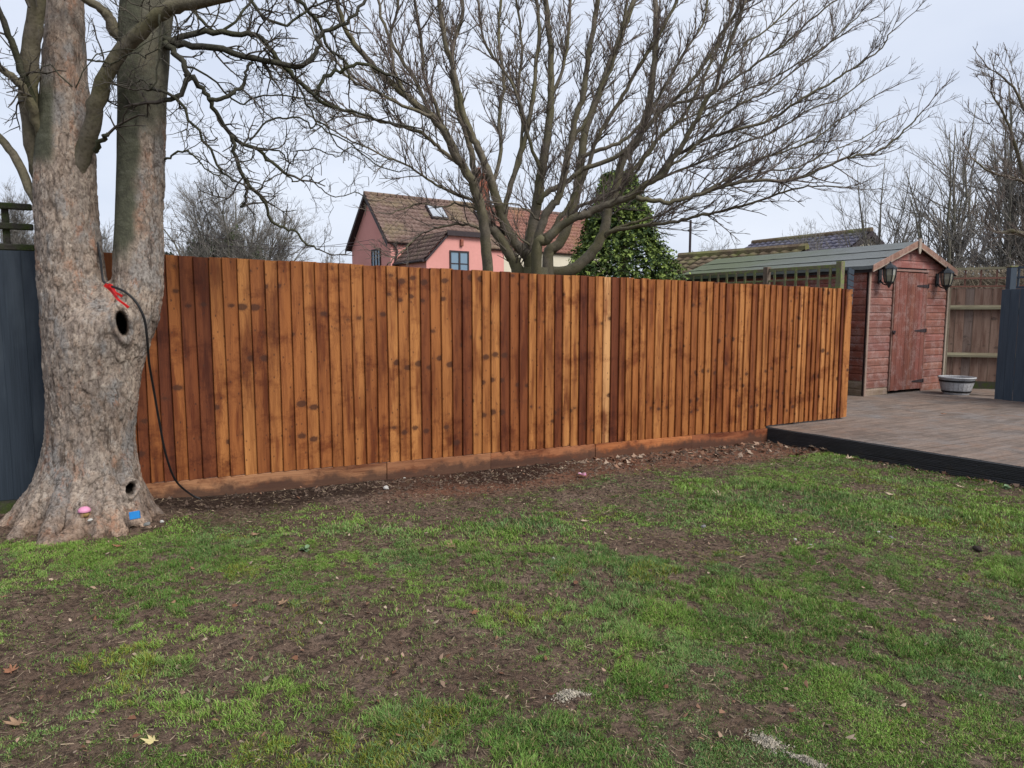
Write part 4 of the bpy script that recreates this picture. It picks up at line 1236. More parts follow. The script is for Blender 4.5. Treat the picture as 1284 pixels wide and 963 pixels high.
# ================================================================== FARTHER TREES
FT = []
def far_tree(name, label, px, Y, toppx, spread, seed, mat=None, nstem=3, ivy=None, cat='tree', group=None, dens=1.0, base_z=-.3, stemw=.12, up=.10, wiggle=.13, lev=2, L1=1.0):
    """tree standing at photo column px, distance Y, its top at row toppx, half width spread (photo px)"""
    rr = random.Random(seed)
    b = P(px, 393, Y); root_ = empty(name, (b.x, Y, base_z)); tag(root_, label, cat, group)
    top = P(px, toppx, Y).z; H = top - base_z; S = spread * Y / FPX
    tb = Tubes(); stems = Tubes()
    cf = dict(wiggle=wiggle, up=[up * .5, up * .8, up], dens=[0, 4.2 * dens / max(.4, H / 8), 3.0 * dens / max(.4, H / 8)], ratio=.52, angle=(.35, .85), bias=.3, rmin=.0026 * Y / 22, rside=.03, seg=.22 * H / 8)
    for s in range(nstem):
        a = rr.uniform(0, 6.28); e = (s + .5) / nstem
        tx = (2 * e - 1) * S * rr.uniform(.65, .95); ty = rr.uniform(-.6, .6) * S
        tz = H * (1 - .45 * (abs(tx) / S) ** 2) * rr.uniform(.86, 1.0)
        n = 9; pts = []; bend = rr.uniform(.5, 1.0)
        for i in range(n + 1):
            f = i / n
            w_ = f ** (1 + bend)
            if f < .25: w_ *= .6
            pts.append(Vector((tx * (f ** 1.25) + rr.gauss(0, .02) * S, ty * f ** 1.25 + rr.gauss(0, .02) * S, tz * f)))
        r0 = stemw * rr.uniform(.55, .95)
        rad = [r0 * (1 - .88 * (i / n)) for i in range(n + 1)]
        mb = MB(); mb.tube(pts, rad, 6)
        mb.build('stem', M_farlimb, root_, smooth=True)
        Ls = (pts[-1] - pts[0]).length
        for _ in range(int(Ls * 3.4 * dens)):
            f = rr.uniform(.34, 1.0); i = max(1, min(n, int(f * n)))
            d = unit(tuple(pts[i] - pts[i - 1]))
            side_shoot(tb, rr, tuple(pts[i]), d, L1 * H * .30 * rr.uniform(.5, 1.2) * (1.15 - .6 * f), min(rad[i] * .5, .03), lev, cf)
    me_ = np_mesh('twigs', tb.v, tb.f, True)
    o_ = link('twigs', me_, mat or M_fartwig, root_); tag(o_, kind='stuff')
    if ivy:
        V_, F_ = [], []
        for cx, cz, rx, rz, cnt in ivy:
            for _ in range(cnt):
                t_ = rr.uniform(0, 6.28); q = rr.random() ** .4
                p = (cx + rx * q * math.cos(t_) * rr.uniform(.6, 1.1), rr.uniform(-rx, rx) * .7, cz + rz * q * math.sin(t_) * rr.uniform(.6, 1.1))
                s_ = rr.uniform(.05, .11) * Y / 30
                a = rr.uniform(0, 6.28); b_ = rr.uniform(-.6, .6)
                dx = Vector((math.cos(a), math.sin(a) * .5, b_)) * s_; dz = Vector((-math.sin(a) * .4, .5, math.cos(a))) * s_
                k_ = len(V_); pv = Vector(p); V_ += [tuple(pv - dx), tuple(pv - dz), tuple(pv + dx), tuple(pv + dz)]; F_.append((k_, k_ + 1, k_ + 2, k_ + 3))
        o_ = link('ivy', np_mesh('ivy', V_, F_), M_ivy, root_); tag(o_, kind='stuff')
    return root_
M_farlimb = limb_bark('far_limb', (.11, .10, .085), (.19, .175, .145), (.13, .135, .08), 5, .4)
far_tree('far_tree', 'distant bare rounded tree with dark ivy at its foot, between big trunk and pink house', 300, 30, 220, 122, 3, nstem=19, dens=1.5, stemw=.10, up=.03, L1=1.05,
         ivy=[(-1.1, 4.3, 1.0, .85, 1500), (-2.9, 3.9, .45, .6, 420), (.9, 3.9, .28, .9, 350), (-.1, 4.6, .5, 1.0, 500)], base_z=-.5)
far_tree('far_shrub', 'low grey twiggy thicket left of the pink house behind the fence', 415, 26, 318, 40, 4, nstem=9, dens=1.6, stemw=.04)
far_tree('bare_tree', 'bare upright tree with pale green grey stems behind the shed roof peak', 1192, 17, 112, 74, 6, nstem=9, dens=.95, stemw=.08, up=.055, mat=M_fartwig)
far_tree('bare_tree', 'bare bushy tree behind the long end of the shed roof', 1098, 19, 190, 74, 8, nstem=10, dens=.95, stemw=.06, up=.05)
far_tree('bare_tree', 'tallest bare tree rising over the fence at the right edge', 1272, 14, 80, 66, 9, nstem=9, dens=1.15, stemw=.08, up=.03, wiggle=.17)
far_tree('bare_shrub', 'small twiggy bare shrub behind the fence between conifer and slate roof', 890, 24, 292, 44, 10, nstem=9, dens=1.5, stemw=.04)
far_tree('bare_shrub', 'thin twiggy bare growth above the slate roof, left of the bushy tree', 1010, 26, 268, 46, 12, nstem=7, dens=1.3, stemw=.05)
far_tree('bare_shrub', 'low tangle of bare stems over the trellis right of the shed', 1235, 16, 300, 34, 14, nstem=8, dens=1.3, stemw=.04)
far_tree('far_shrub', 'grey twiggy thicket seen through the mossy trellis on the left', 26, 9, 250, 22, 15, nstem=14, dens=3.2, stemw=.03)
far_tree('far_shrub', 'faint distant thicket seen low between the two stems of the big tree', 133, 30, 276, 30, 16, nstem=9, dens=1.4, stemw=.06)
# thick limb reaching in from a trunk past the right edge
lt = empty('overhanging_tree', (P(1330, 393, 12).x, 12, -.3)); tag(lt, 'thick pale mossy branch reaching in at the right edge above the trellis', 'tree')
tw = Tubes(); rr = random.Random(5)
CFC = dict(CFB); CFC['wiggle'] = .15; CFC['rmin'] = .0026
for px in ([(1330, 520), (1325, 330), (1310, 305), (1284, 294), (1268, 290), (1255, 292), (1243, 290)], [(1318, 310), (1300, 250), (1285, 230), (1268, 222), (1240, 215), (1222, 200)], [(1322, 320), (1310, 200), (1290, 150), (1270, 110), (1250, 90)], [(1285, 230), (1275, 190), (1262, 150), (1245, 120)]):
    limb(lt, M_limb2, tw, rr, px, 12, 11.5, 15 if px[0][1] > 400 else 6, 2, CFC, spawn=6, kink=.006, lev=2, L0=.9, k=7)
o = tw.build('twigs', M_twig2, lt); tag(o, kind='stuff')

# ================================================================== CONIFER
cx_, Yc = P(782, 393, 13.5).x, 13.5
con = empty('conifer', (cx_, Yc, -.3)); tag(con, 'dense dark green conifer with lighter feathery tips behind the spreading tree', 'conifer')
mb = MB(); mb.tube([(0, 0, 0), (0, 0, 2.5), (-.1, 0, 4.3)], [.16, .10, .02], 8); mb.build('trunk', M_limb2, con, smooth=True)
r = np.random.default_rng(77)
ncl = 8000; V_, F_, C_ = [], [], []
k = 0
for i in range(ncl):
    f = r.uniform(0, 1) ** .8
    hgt = .3 + 4.0 * r.uniform(0, 1)
    hf = min(1.0, (hgt - .3) / 4.05)
    Rr = (1.42 * (1 - hf) ** .85 + .10) * (1 + .22 * math.sin(hgt * 5 + i % 3) * .5)
    a = r.uniform(0, 6.28); lump = 1 + .30 * (float(vnoise(np.array([math.cos(a) * 2.2 + 9]), np.array([math.sin(a) * 2.2]), np.array([hgt * 2.0]), 3)[0]) - .5) * 2
    dep = r.uniform(.55, 1.0) ** .5
    q = Vector((math.cos(a) * Rr * lump * dep - .12 * hf, math.sin(a) * Rr * lump * dep, hgt))
    out = Vector((math.cos(a), math.sin(a), .35 + .5 * hf)).normalized()
    tone_ = r.uniform(0, 1) ** 1.6
    L = r.uniform(.14, .30)
    side = out.cross(Vector((0, 0, 1))).normalized()
    for j in range(9):
        t_ = j / 8; sgn = -1 if j % 2 else 1
        b0 = q + out * L * t_ + Vector((0, 0, -.16 * t_ * t_))
        lw = .062 * (1 - .65 * t_) * r.uniform(.7, 1.3)
        tip = b0 + side * sgn * lw + out * lw * .9 + Vector((0, 0, r.normal(0, .02) - .025))
        w_ = Vector((r.normal(0, 1), r.normal(0, 1), r.normal(0, 1))).normalized() * .020
        V_ += [tuple(b0 - w_), tuple(b0 + w_), tuple(tip + w_ * .45), tuple(tip - w_ * .45)]; F_.append((k, k + 1, k + 2, k + 3)); k += 4
        g0 = np.array([.022, .048, .016]); g1 = np.array([.25, .33, .07])
        mixv = min(1, tone_ * (.25 + .9 * t_))
        c_ = (g0 * (1 - mixv) + g1 * mixv) * r.uniform(.8, 1.2)
        C_ += [(*c_, 1)] * 4
me = np_mesh('foliage', V_, F_); ca = me.color_attributes.new('col', 'FLOAT_COLOR', 'POINT'); ca.data.foreach_set('color', np.array(C_, np.float32).ravel())
tag(link('foliage', me, M_conifer, con), kind='stuff')

# ================================================================== PINK HOUSE
def pinkwall(name, c):
    t = NT(name, .85, .15)
    p = t.pos(); n = t.noise(p, .8, 4, .6); n2 = t.noise(p, 9, 4, .6)
    col = t.mix(t.ramp(n, [(.4, 0.0), (.7, .35)]), c, t.mix(1.0, c, (.75, .72, .72), 'MULTIPLY'))
    t.col(t.mix(t.ramp(n2, [(.35, .2), (.5, 0.0)]), col, t.mix(1.0, c, (.8, .8, .8), 'MULTIPLY'))); t.bump(n2, .3, .01)
    return t.m
M_pinkwall = pinkwall('pink_render', (.66, .31, .275))
M_cream = pinkwall('cream_render', (.62, .57, .45))
def tiles(name, a, b, moss, mamt):
    t = NT(name, .85, .2)
    p = t.pos(); n = t.noise(p, 3.4, 5, .7); n2 = t.noise(p, .5, 4, .7); n3 = t.noise(p, 14, 3, .6)
    c = t.mix(t.ramp(n, [(.35, 0.0), (.65, 1.0)]), a, b)
    c = t.mix(t.ramp(n3, [(.4, .6), (.6, 0.0)]), c, t.mix(1.0, c, (.45, .42, .42), 'MULTIPLY'))
    c = t.mix(t.ramp(n2, [(.5, 0.0), (.62, mamt)]), c, moss)
    t.col(c); return t.m
M_tile = tiles('brown_roof_tile', (.145, .092, .078), (.235, .165, .14), (.22, .185, .10), .45)
M_tile2 = tiles('red_roof_tile', (.23, .105, .08), (.30, .16, .125), (.30, .20, .07), .25)
M_slate = tiles('grey_slate', (.10, .098, .135), (.185, .18, .23), (.14, .14, .09), .35)
M_mossroof = tiles('mossy_roof_tile', (.12, .085, .055), (.20, .155, .10), (.17, .18, .06), .8)
M_darktrim = simple('dark_trim', (.035, .025, .028), .6, .2)
M_brick = tiles('chimney_brick', (.38, .12, .07), (.30, .10, .07), (.25, .15, .1), .3)
def glass():
    t = NT('window_glass', .08, .6); t.col((.16, .24, .32)); t.b.inputs['Metallic'].default_value = 0.0
    return t.m
M_glass = glass()
M_skyl = simple('skylight_frame_glass', (.36, .39, .43), .15, .1, 2, .6)

hd = Vector((.816, .578, 0)); hg = Vector((-.578, .816, 0)); HN = Vector((-5.53, 32.0, 0))
hang = math.atan2(hd.y, hd.x)
house = empty('pink_house', HN + Vector((0, 0, -.4)), hang)
tag(house, 'pink rendered cottage with brown tiled roof, chimney and cream right end, beyond the fence', 'house')
# house frame: x along the front, y into the house, z up from -.4
EV, RG, W2, LEN = 5.2, 7.45, 2.25, 13.5
SPL = 6.27
def wallpoly(name, mat, pts, th, par):
    mb = MB(); mb.prism(pts, th); o = mb.build(name, mat, par)
    bm = bmesh.new(); bm.from_mesh(o.data); bmesh.ops.recalc_face_normals(bm, faces=bm.faces); bm.to_mesh(o.data); bm.free(); return o
wallpoly('gable_wall', M_pinkwall, [(0, 0, 0), (0, 2 * W2, 0), (0, 2 * W2, EV - .1), (0, W2, RG - .1), (0, 0, EV - .1)], (.25, 0, 0), house)
wallpoly('front_wall', M_pinkwall, [(.25, .003, 0), (SPL, .003, 0), (SPL, .003, EV - .12), (.25, .003, EV - .12)], (0, .25, 0), house)
wallpoly('cream_wall', M_cream, [(SPL + .002, 0, 0), (LEN, 0, 0), (LEN, 0, EV - .12), (SPL + .002, 0, EV - .12)], (0, .25, 0), house)
wallpoly('end_wall', M_cream, [(LEN, 0, 0), (LEN, 2 * W2, 0), (LEN, 2 * W2, EV - .1), (LEN, W2, RG - .1), (LEN, 0, EV - .1)], (.2, 0, 0), house)
def tiled(name, mat, p0, du, dv, L, H, par, tw_=.24, th=.30, amp=.022):
    """roof slope of lapped wavy tiles: p0 eaves corner, du along, dv up the slope"""
    p0, du, dv = Vector(p0), Vector(du).normalized(), Vector(dv).normalized(); nn = du.cross(dv).normalized()
    if nn.z < 0: nn = -nn
    V_, F_ = [], []; nt = int(round(L / tw_)); nc = int(round(H / th)); k = 0
    rr_ = random.Random(3)
    for c in range(nc):
        for t_ in range(nt):
            jz = rr_.uniform(0, .012)
            for q in range(5):
                u = (t_ + q / 4 * .985) * L / nt; h = amp * math.sin(q / 4 * math.pi * 2 + .4)
                V_.append(tuple(p0 + du * u + dv * (c * H / nc) + nn * (h + .055 + jz)))
            for q in range(5):
                u = (t_ + q / 4 * .985) * L / nt; h = amp * math.sin(q / 4 * math.pi * 2 + .4)
                V_.append(tuple(p0 + du * u + dv * ((c + 1.02) * H / nc) + nn * (h + .012 + jz)))
            for q in range(5):
                u = (t_ + q / 4 * .985) * L / nt
                V_.append(tuple(p0 + du * u + dv * (c * H / nc) + nn * (-.02)))
            for q in range(4):
                F_.append((k + q, k + q + 1, k + 6 + q, k + 5 + q)); F_.append((k + 10 + q, k + 11 + q, k + q + 1, k + q))
            k += 15
    o = link(name, np_mesh(name, V_, F_), mat, par); tag(o, kind='stuff')
    mb = MB(); a = p0 + nn * -.03; mb.prism([a, a + du * L, a + du * L + dv * H, a + dv * H], nn * -.08); mb.build('roof_base', M_darktrim, par)
    return o
slope = Vector((0, W2, RG - EV)); SL = slope.length
ev0 = -.28
pf = Vector((-.25, 0, EV)) + slope.normalized() * ev0
tiled('roof_tiles', M_tile, pf, (1, 0, 0), slope, SPL + .25, SL - ev0, house)
pf2 = Vector((SPL + .03, 0, EV)) + slope.normalized() * ev0
tiled('red_roof_tiles', M_tile2, pf2, (1, 0, 0), slope, LEN - SPL + .2, SL - ev0, house)
pb = Vector((-.25, 2 * W2, EV)) + Vector((0, -W2, RG - EV)).normalized() * ev0
tiled('rear_roof_tiles', M_tile, pb, (1, 0, 0), (0, -W2, RG - EV), LEN + .45, SL - ev0, house)
mb = MB()
for i in range(42):
    x0 = -.27 + i * (LEN + .5) / 42
    mb.tube([(x0 + .01, W2, RG + .03), (x0 + .31, W2, RG + .035)], [.11, .10], 8)
o = mb.build('ridge_tiles', M_tile, house); tag(o, kind='stuff')
for yy, s_ in ((0, 1), (2 * W2, -1)):      # barge boards
    a = Vector((-.29, yy, EV)) + Vector((0, s_ * W2, RG - EV)).normalized() * ev0
    b_ = Vector((-.29, W2, RG + .02))
    wallpoly('barge_board', M_darktrim, [a, b_, b_ + Vector((0, 0, -.20)), a + Vector((0, 0, -.20))], (.04, 0, 0), house)
def window(par, M, w, h, frame=M_darktrim, rows=2, cols=2, sill=True):
    """M places the window: local x along, y out of the wall (negative), z up"""
    mb = MB(); f = .07
    mb.box(0, w, -.05, .0, 0, f, M=M); mb.box(0, w, -.05, .0, h - f, h, M=M)
    mb.box(0, f, -.048, .0, f, h - f, M=M); mb.box(w - f, w, -.048, .0, f, h - f, M=M)
    wd = mb.build('window', frame, par)
    for c in range(1, cols):
        mb = MB(); mb.box(w * c / cols - .045, w * c / cols + .045, -.046, 0, f, h - f, M=M); mb.build('mullion', frame, wd)
    for r_ in range(1, rows):
        mb = MB(); mb.box(f, w - f, -.040, 0, h * r_ / rows - .02, h * r_ / rows + .02, M=M); mb.build('glazing_bar', frame, wd)
    for c in range(cols):
        for r_ in range(rows):
            mb = MB(); mb.box(f + (w - 2 * f) * c / cols, f + (w - 2 * f) * (c + 1) / cols, -.018, -.010, f + (h - 2 * f) * r_ / rows, f + (h - 2 * f) * (r_ + 1) / rows, M=M)
            mb.build('pane', M_glass, wd)
    return wd
# gable window (faces -x of the house)
window(house, Matrix.Translation((-.004, 2.05, 3.72)) @ Matrix.Rotation(-math.pi / 2, 4, 'Z'), 1.0, 1.1, rows=1, cols=3)
# drainpipe at the corner
mb = MB(); mb.tube([(.05, -.12, EV - .3), (.1, -.1, 5.0), (.3, -.08, 4.6), (.22, -.07, 4.3), (.22, -.07, .2)], .05, 8); mb.build('drainpipe', M_darktrim, house)
# forward wing
WX, WD = .32, 2.8
wing_h = 4.22; topz = 5.30
wallpoly('wing_wall', M_pinkwall, [(WX, -WD, 0), (WX + 2.95, -WD, 0), (WX + 2.95, -WD, topz - .05), (WX + 1.03, -WD, topz - .05), (WX, -WD, wing_h - .03)], (0, .22, 0), house)
wallpoly('wing_side', M_pinkwall, [(WX, -WD + .22, 0), (WX, 0, 0), (WX, 0, wing_h - .05), (WX, -WD + .22, wing_h - .05)], (.2, 0, 0), house)
wallpoly('wing_side', M_pinkwall, [(WX + 2.95, -WD + .22, 0), (WX + 2.95, 0, 0), (WX + 2.95, 0, topz - .05), (WX + 2.95, -WD + .22, topz - .05)], (-.2, 0, 0), house)
tiled('wing_roof_tiles', M_tile, Vector((WX - .15, -WD - .12, wing_h - .15)), (0, 1, 0), (1.03, 0, 1.06), WD + 1.1, 1.72, house)
mb = MB(); mb.box(WX + 1.0, WX + 3.1, -WD - .15, .6, topz - .02, topz + .05); mb.build('wing_flat_roof', M_tile, house)
mb = MB(); mb.box(WX + .95, WX + 3.12, -WD - .18, -WD - .152, topz - .16, topz + .06); mb.build('fascia', M_darktrim, house)
mb = MB(); mb.tube([(WX - .2, -WD - .1, wing_h - .2), (WX - .2, .0, wing_h - .2)], .06, 8); mb.build('gutter', M_darktrim, house)
window(house, Matrix.Translation((WX + 1.13, -WD - .004, 3.40)), .98, 1.12, rows=2, cols=2)
mb = MB(); mb.box(WX + 1.66, WX + 1.80, -WD - .12, -WD - .003, 4.72, 5.02); mb.build('wall_light', M_brick, house, bevel=.02)
# skylight on the main slope
def on_slope(u, v): return Vector((u, 0, EV)) + slope.normalized() * v
Ms = Matrix.Translation(on_slope(2.75, 1.65)) @ Matrix.Rotation(math.atan2(RG - EV, W2), 4, 'X')
mb = MB(); mb.box(0, .95, 0, .95, .05, .16, M=Ms); sk = mb.build('skylight', M_darktrim, house)
mb = MB(); mb.box(.07, .88, .07, .88, .10, .17, M=Ms); mb.build('pane', M_skyl, sk)
Ms = Matrix.Translation(on_slope(5.55, 1.75)) @ Matrix.Rotation(math.atan2(RG - EV, W2), 4, 'X')
mb = MB(); mb.box(0, .7, 0, .8, .05, .16, M=Ms); sk = mb.build('skylight', M_darktrim, house)
mb = MB(); mb.box(.07, .63, .07, .73, .10, .17, M=Ms); mb.build('pane', M_skyl, sk)
# chimney
ch = empty('chimney', (6.4, W2, 6.9)); ch.parent = house
mb = MB()
for c in range(26):
    o_ = .0 if c % 2 else .004
    mb.box(-.3 - o_, .3 + o_, -.28 - o_, .28 + o_, c * .075, c * .075 + .066)
mb.box(-.285, .285, -.265, .265, 0, 1.95); mb.box(-.36, .36, -.34, .34, 1.96, 2.10)
mb.build('stack', M_brick, ch)
for dx in (-.15, .15):
    mb = MB(); mb.lathe([(.0, 2.1), (.11, 2.1), (.09, 2.45), (.115, 2.47), (.115, 2.52), (.07, 2.52)], 10, c=(dx, 0, 0)); mb.build('chimney_pot', M_brick, ch, smooth=True)
# cream end window
window(house, Matrix.Translation((9.1, -.004, 3.1)), 1.0, .95, frame=M_white, rows=1, cols=2)

# ================================================================== OTHER ROOFS
def bungalow(name, label, ridge0, ridge1, Yr0, Yr1, half, drop, mat, wallm, base=-.4):
    """ridge end points in photo px at distances Yr"""
    a, b_ = P(*ridge0, Yr0), P(*ridge1, Yr1)
    z = (a.z + b_.z) / 2; a.z = b_.z = z
    d_ = (b_ - a); L = math.hypot(d_.x, d_.y); an = math.atan2(d_.y, d_.x)
    o = empty(name, (a.x, a.y, base), an); tag(o, label, 'building')
    zr = z - base
    tiled('roof_tiles', mat, (0, -half, zr - drop), (1, 0, 0), (0, half, drop), L, math.hypot(half, drop), o, .30, .33)
    tiled('rear_roof_tiles', mat, (0, half, zr - drop), (1, 0, 0), (0, -half, drop), L, math.hypot(half, drop), o, .30, .33)
    h_ = half - .3; dz = drop * .3 / half
    for x0 in (.2, L - .4):
        wallpoly('end_wall', wallm, [(x0, -h_, 0), (x0, h_, 0), (x0, h_, zr - drop + dz - .1), (x0, 0, zr - .12), (x0, -h_, zr - drop + dz - .1)], (.2, 0, 0), o)
    for y0 in (-h_, h_ - .2):
        mb = MB(); mb.box(.401, L - .401, y0, y0 + .2, 0, zr - drop + dz - .1); mb.build('side_wall', wallm, o)
    mb = MB(); mb.tube([(0, 0, zr + .04), (L, 0, zr + .04)], .12, 8); mb.build('ridge', M_mossroof, o)
    for x0 in (-.03, L):
        for s_ in (-1, 1):
            wallpoly('barge_board', M_darktrim, [(x0, s_ * half, zr - drop), (x0, 0, zr), (x0, 0, zr - .2), (x0, s_ * half, zr - drop - .2)], (.04, 0, 0), o)
    return o
bungalow('slate_roofed_bungalow', 'low bungalow with purple grey slate roof showing above the shed roof', (944, 300), (1093, 296), 33, 28, 3.2, 1.7, M_slate, M_cream)
bungalow('outbuilding', 'low outbuilding with mossy brown tiled roof just behind the shed', (852, 322), (1012, 314), 21.5, 18.5, 2.2, 1.0, M_mossroof, M_brick)
mb = MB(); a = P(866, 276, 26); mb.tube([(0, 0, -1.5), (0, 0, a.z)], .045, 6); mb.build('pole', M_darktrim, loc=(a.x, 26, 0)); 
pole = bpy.data.objects['pole']; tag(pole, 'thin dark pole standing above the mossy roof right of the conifer', 'pole')
aer = empty('aerial', (P(1279, 393, 22).x, 22, 0)); tag(aer, 'thin television aerial on a mast at the right edge', 'aerial')
zt = P(1279, 308, 22).z
mb = MB(); mb.tube([(0, 0, -.5), (0, 0, zt)], .018, 6); mb.build('mast', M_darktrim, aer)
for i in range(6):
    mb = MB(); mb.tube([(-.22, 0, zt - .06 - i * .11), (.22, 0, zt - .06 - i * .11)], .007, 5); mb.build('rod', M_darktrim, aer)
for i, (z0, z1) in enumerate(((290, 303), (303, 300))):
    pass
# overhead wires to the left of the house
wr = MB(); 
for k_, (a, b_) in enumerate([((205, 285), (470, 306)), ((205, 300), (470, 300))]):
    p0, p1 = P(*a, 24), P(*b_, 30)
    pts = [p0.lerp(p1, i / 10) - Vector((0, 0, .35 * math.sin(math.pi * i / 10))) for i in range(11)]
    q = MB(); q.tube(pts, .009, 4); o = q.build('wire', M_darktrim)
    tag(o, ['thin overhead wire, upper one running left from the pink house gable', 'thin overhead wire, lower one running left from the pink house gable'][k_], 'wire')

# ================================================================== SHED
S0 = Vector((5.59, 10.97, .07)); sang = math.atan2(.508, .861)
shed = empty('garden_shed', S0, sang)
tag(shed, 'red brown timber garden shed with gabled felt roof and plank door on the deck', 'shed')
SW, SD, SE, SA = 2.27, 4.0, 2.04, 2.45        # width, depth, eaves, apex
ML = Matrix
def cl(c, v=.12):
    k = random.uniform(1 - v, 1 + v); return (c[0] * k, c[1] * k * random.uniform(.95, 1.05), c[2] * k * random.uniform(.95, 1.05), random.random())
C_front = (.27, .125, .100); C_side = (.30, .100, .070); C_pale = (.33, .27, .18)
ph = .121
def clad(x0, x1, z, h, y_front, par, col, face='front', x1t=None, x0t=None):
    """one shiplap board: scooped top lap; built for the front face, rotated for the side"""
    mb = MB()
    x0t = x0 if x0t is None else x0t; x1t = x1 if x1t is None else x1t
    pr = [(0.0, 0.0), (-.018, .002), (-.019, h * .70), (-.010, h * .88), (-.007, h - .002), (0.0, h - .002)]
    vs = []
    for (y, zz) in pr:
        f = zz / h; vs.append((x0 + (x0t - x0) * f, y, zz))
    for (y, zz) in pr:
        f = zz / h; vs.append((x1 + (x1t - x1) * f, y, zz))
    n = len(pr)
    fs = [(j, n + j, n + (j + 1) % n, (j + 1) % n) for j in range(n)] + [tuple(range(n)), tuple(range(n, 2 * n))[::-1]]
    mb.add([(v[0] - x0, v[1], v[2]) for v in vs], fs)
    o = mb.build('cladding_board', M_clad, par)
    bm = bmesh.new(); bm.from_mesh(o.data); bmesh.ops.recalc_face_normals(bm, faces=bm.faces); bm.to_mesh(o.data); bm.free()
    if face == 'front': o.location = (x0, y_front, z)
    else:
        o.rotation_euler = (0, 0, -math.pi / 2); o.location = (y_front, -x0, z)   # side: local x -> -y ... placed by caller
    o.color = col
    return o
DX0, DX1, DZ = .67, 1.59, 1.99
i = 0; z = .0
while z < SA - .12:
    h = ph; zt = z + h
    def xr(zz):  # inner limits under the roof
        if zz <= SE: return (0.03, SW - .03)
        f = (zz - SE) / (SA - SE); return (.03 + f * SW / 2, SW - .03 - f * SW / 2)
    a0, b0 = xr(z); a1, b1 = xr(zt)
    col = cl(C_pale) if z < .01 else cl(C_front)
    if z < DZ:
        clad(a0, DX0 - .03, z, h, 0, shed, cl(C_pale) if z < .01 else cl(C_front), x0t=a1)
        clad(DX1 + .02, b0, z, h, 0, shed, cl((.27, .115, .088)), x1t=b1)
    else:
        clad(a0, b0, z, h, 0, shed, cl((.30, .125, .105)), x0t=a1, x1t=b1)
    z += h; i += 1
# inner dark panels so joints read as joints
mb = MB(); mb.box(.02, DX0 - .04, .003, .03, 0, SE); mb.box(DX1 + .03, SW - .02, .003, .03, 0, SE); mb.box(.02, SW - .02, .003, .028, DZ + .02, SE - .001)
mb.prism([(.05, .004, SE), (SW - .05, .004, SE), (SW / 2, .004, SA - .06)], (0, .02, 0)); mb.build('front_lining', M_darktrim, shed)
# sides: left visible (x=0, running in +y)
for side in (0, 1):
    z = 0; 
    while z < SE - .06:
        col = cl(C_pale, .1) if z < .2 else cl(C_side)
        mb = MB(); h = ph
        s_ = -1 if side == 0 else 1
        pr = [(0.0, 0.0), (s_ * .018, .002), (s_ * .019, h * .70), (s_ * .010, h * .88), (s_ * .007, h - .002), (0.0, h - .002)]
        n = len(pr)
        vs = [(0, q[0], q[1]) for q in pr] + [(SD, q[0], q[1]) for q in pr]
        fs = [(j, n + j, n + (j + 1) % n, (j + 1) % n) for j in range(n)] + [tuple(range(n)), tuple(range(n, 2 * n))]
        mb.add(vs, fs); o = mb.build('cladding_board', M_clad, shed)
        o.rotation_euler = (0, 0, math.pi / 2); o.scale = (1, -1, 1) if False else (1, 1, 1)
        # local x -> +y ; local y -> -x : flip sign so boards face outwards
        for v in o.data.vertices: v.co.y = -v.co.y
        bm = bmesh.new(); bm.from_mesh(o.data); bmesh.ops.recalc_face_normals(bm, faces=bm.faces); bm.to_mesh(o.data); bm.free()
        o.location = (0 if side == 0 else SW, .02, z); o.color = col
        z += h
mb = MB(); mb.box(.004, .03, .03, SD, 0, SE); mb.box(SW - .03, SW - .004, .03, SD, 0, SE); mb.box(.004, SW - .004, SD, SD + .03, 0, SE); mb.build('wall_lining', M_darktrim, shed)
# corner trims
for x0, col in ((-.022, (.36, .27, .22)), (SW - .022, (.34, .30, .24))):
    mb = MB(); mb.box(0, .045, 0, .02, 0, SE - .02); o = mb.build('corner_trim', M_doorw, shed, bevel=.002, loc=(x0, -.040, .0)); o.color = col + (.3,)
# door
dr = empty('door', (DX0, -.03, .05)); dr.parent = shed
npl = 8; pw = (DX1 - DX0 - .01) / npl
for k in range(npl):
    mb = MB(); mb.box(.0015, pw - .0015, -.016 - .0012 * (k % 2), 0, 0, DZ - .06)
    o = mb.build('plank', M_doorw, dr, bevel=.003, loc=(k * pw, 0, random.uniform(-.004, .006)))
    o.color = cl((.215, .080, .060), .2)
for zz in (.13, .98, 1.72):
    mb = MB()
    w_ = .30
    mb.add([(DX1 - DX0 + .03, -.026, zz - .03), (DX1 - DX0 - .01, -.026, zz - .03), (DX1 - DX0 - w_, -.026, zz - .010), (DX1 - DX0 - w_ - .02, -.026, zz), (DX1 - DX0 - w_, -.026, zz + .010), (DX1 - DX0 - .01, -.026, zz + .03), (DX1 - DX0 + .03, -.026, zz + .03)] +
           [(DX1 - DX0 + .03, -.018, zz - .03), (DX1 - DX0 - .01, -.018, zz - .03), (DX1 - DX0 - w_, -.018, zz - .010), (DX1 - DX0 - w_ - .02, -.018, zz), (DX1 - DX0 - w_, -.018, zz + .010), (DX1 - DX0 - .01, -.018, zz + .03), (DX1 - DX0 + .03, -.018, zz + .03)],
           [tuple(range(7))] + [(j, 7 + j, 7 + (j + 1) % 7, (j + 1) % 7) for j in range(7)])
    mb.tube([(DX1 - DX0 + .012, -.030, zz - .035), (DX1 - DX0 + .012, -.030, zz + .035)], .008, 8)
    for xx in (.06, .14, .22): mb.tube([(DX1 - DX0 - xx, -.026, zz), (DX1 - DX0 - xx, -.031, zz)], .006, 6)
    mb.build('strap_hinge', M_darktrim, dr)
mb = MB(); mb.box(-.03, .045, -.032, -.018, .95, .99); mb.tube([(.02, -.045, .97), (.02, -.03, .97)], .012, 8); mb.box(-.02, .004, -.05, -.03, .925, .965)
mb.build('latch', M_darktrim, dr, bevel=.002)
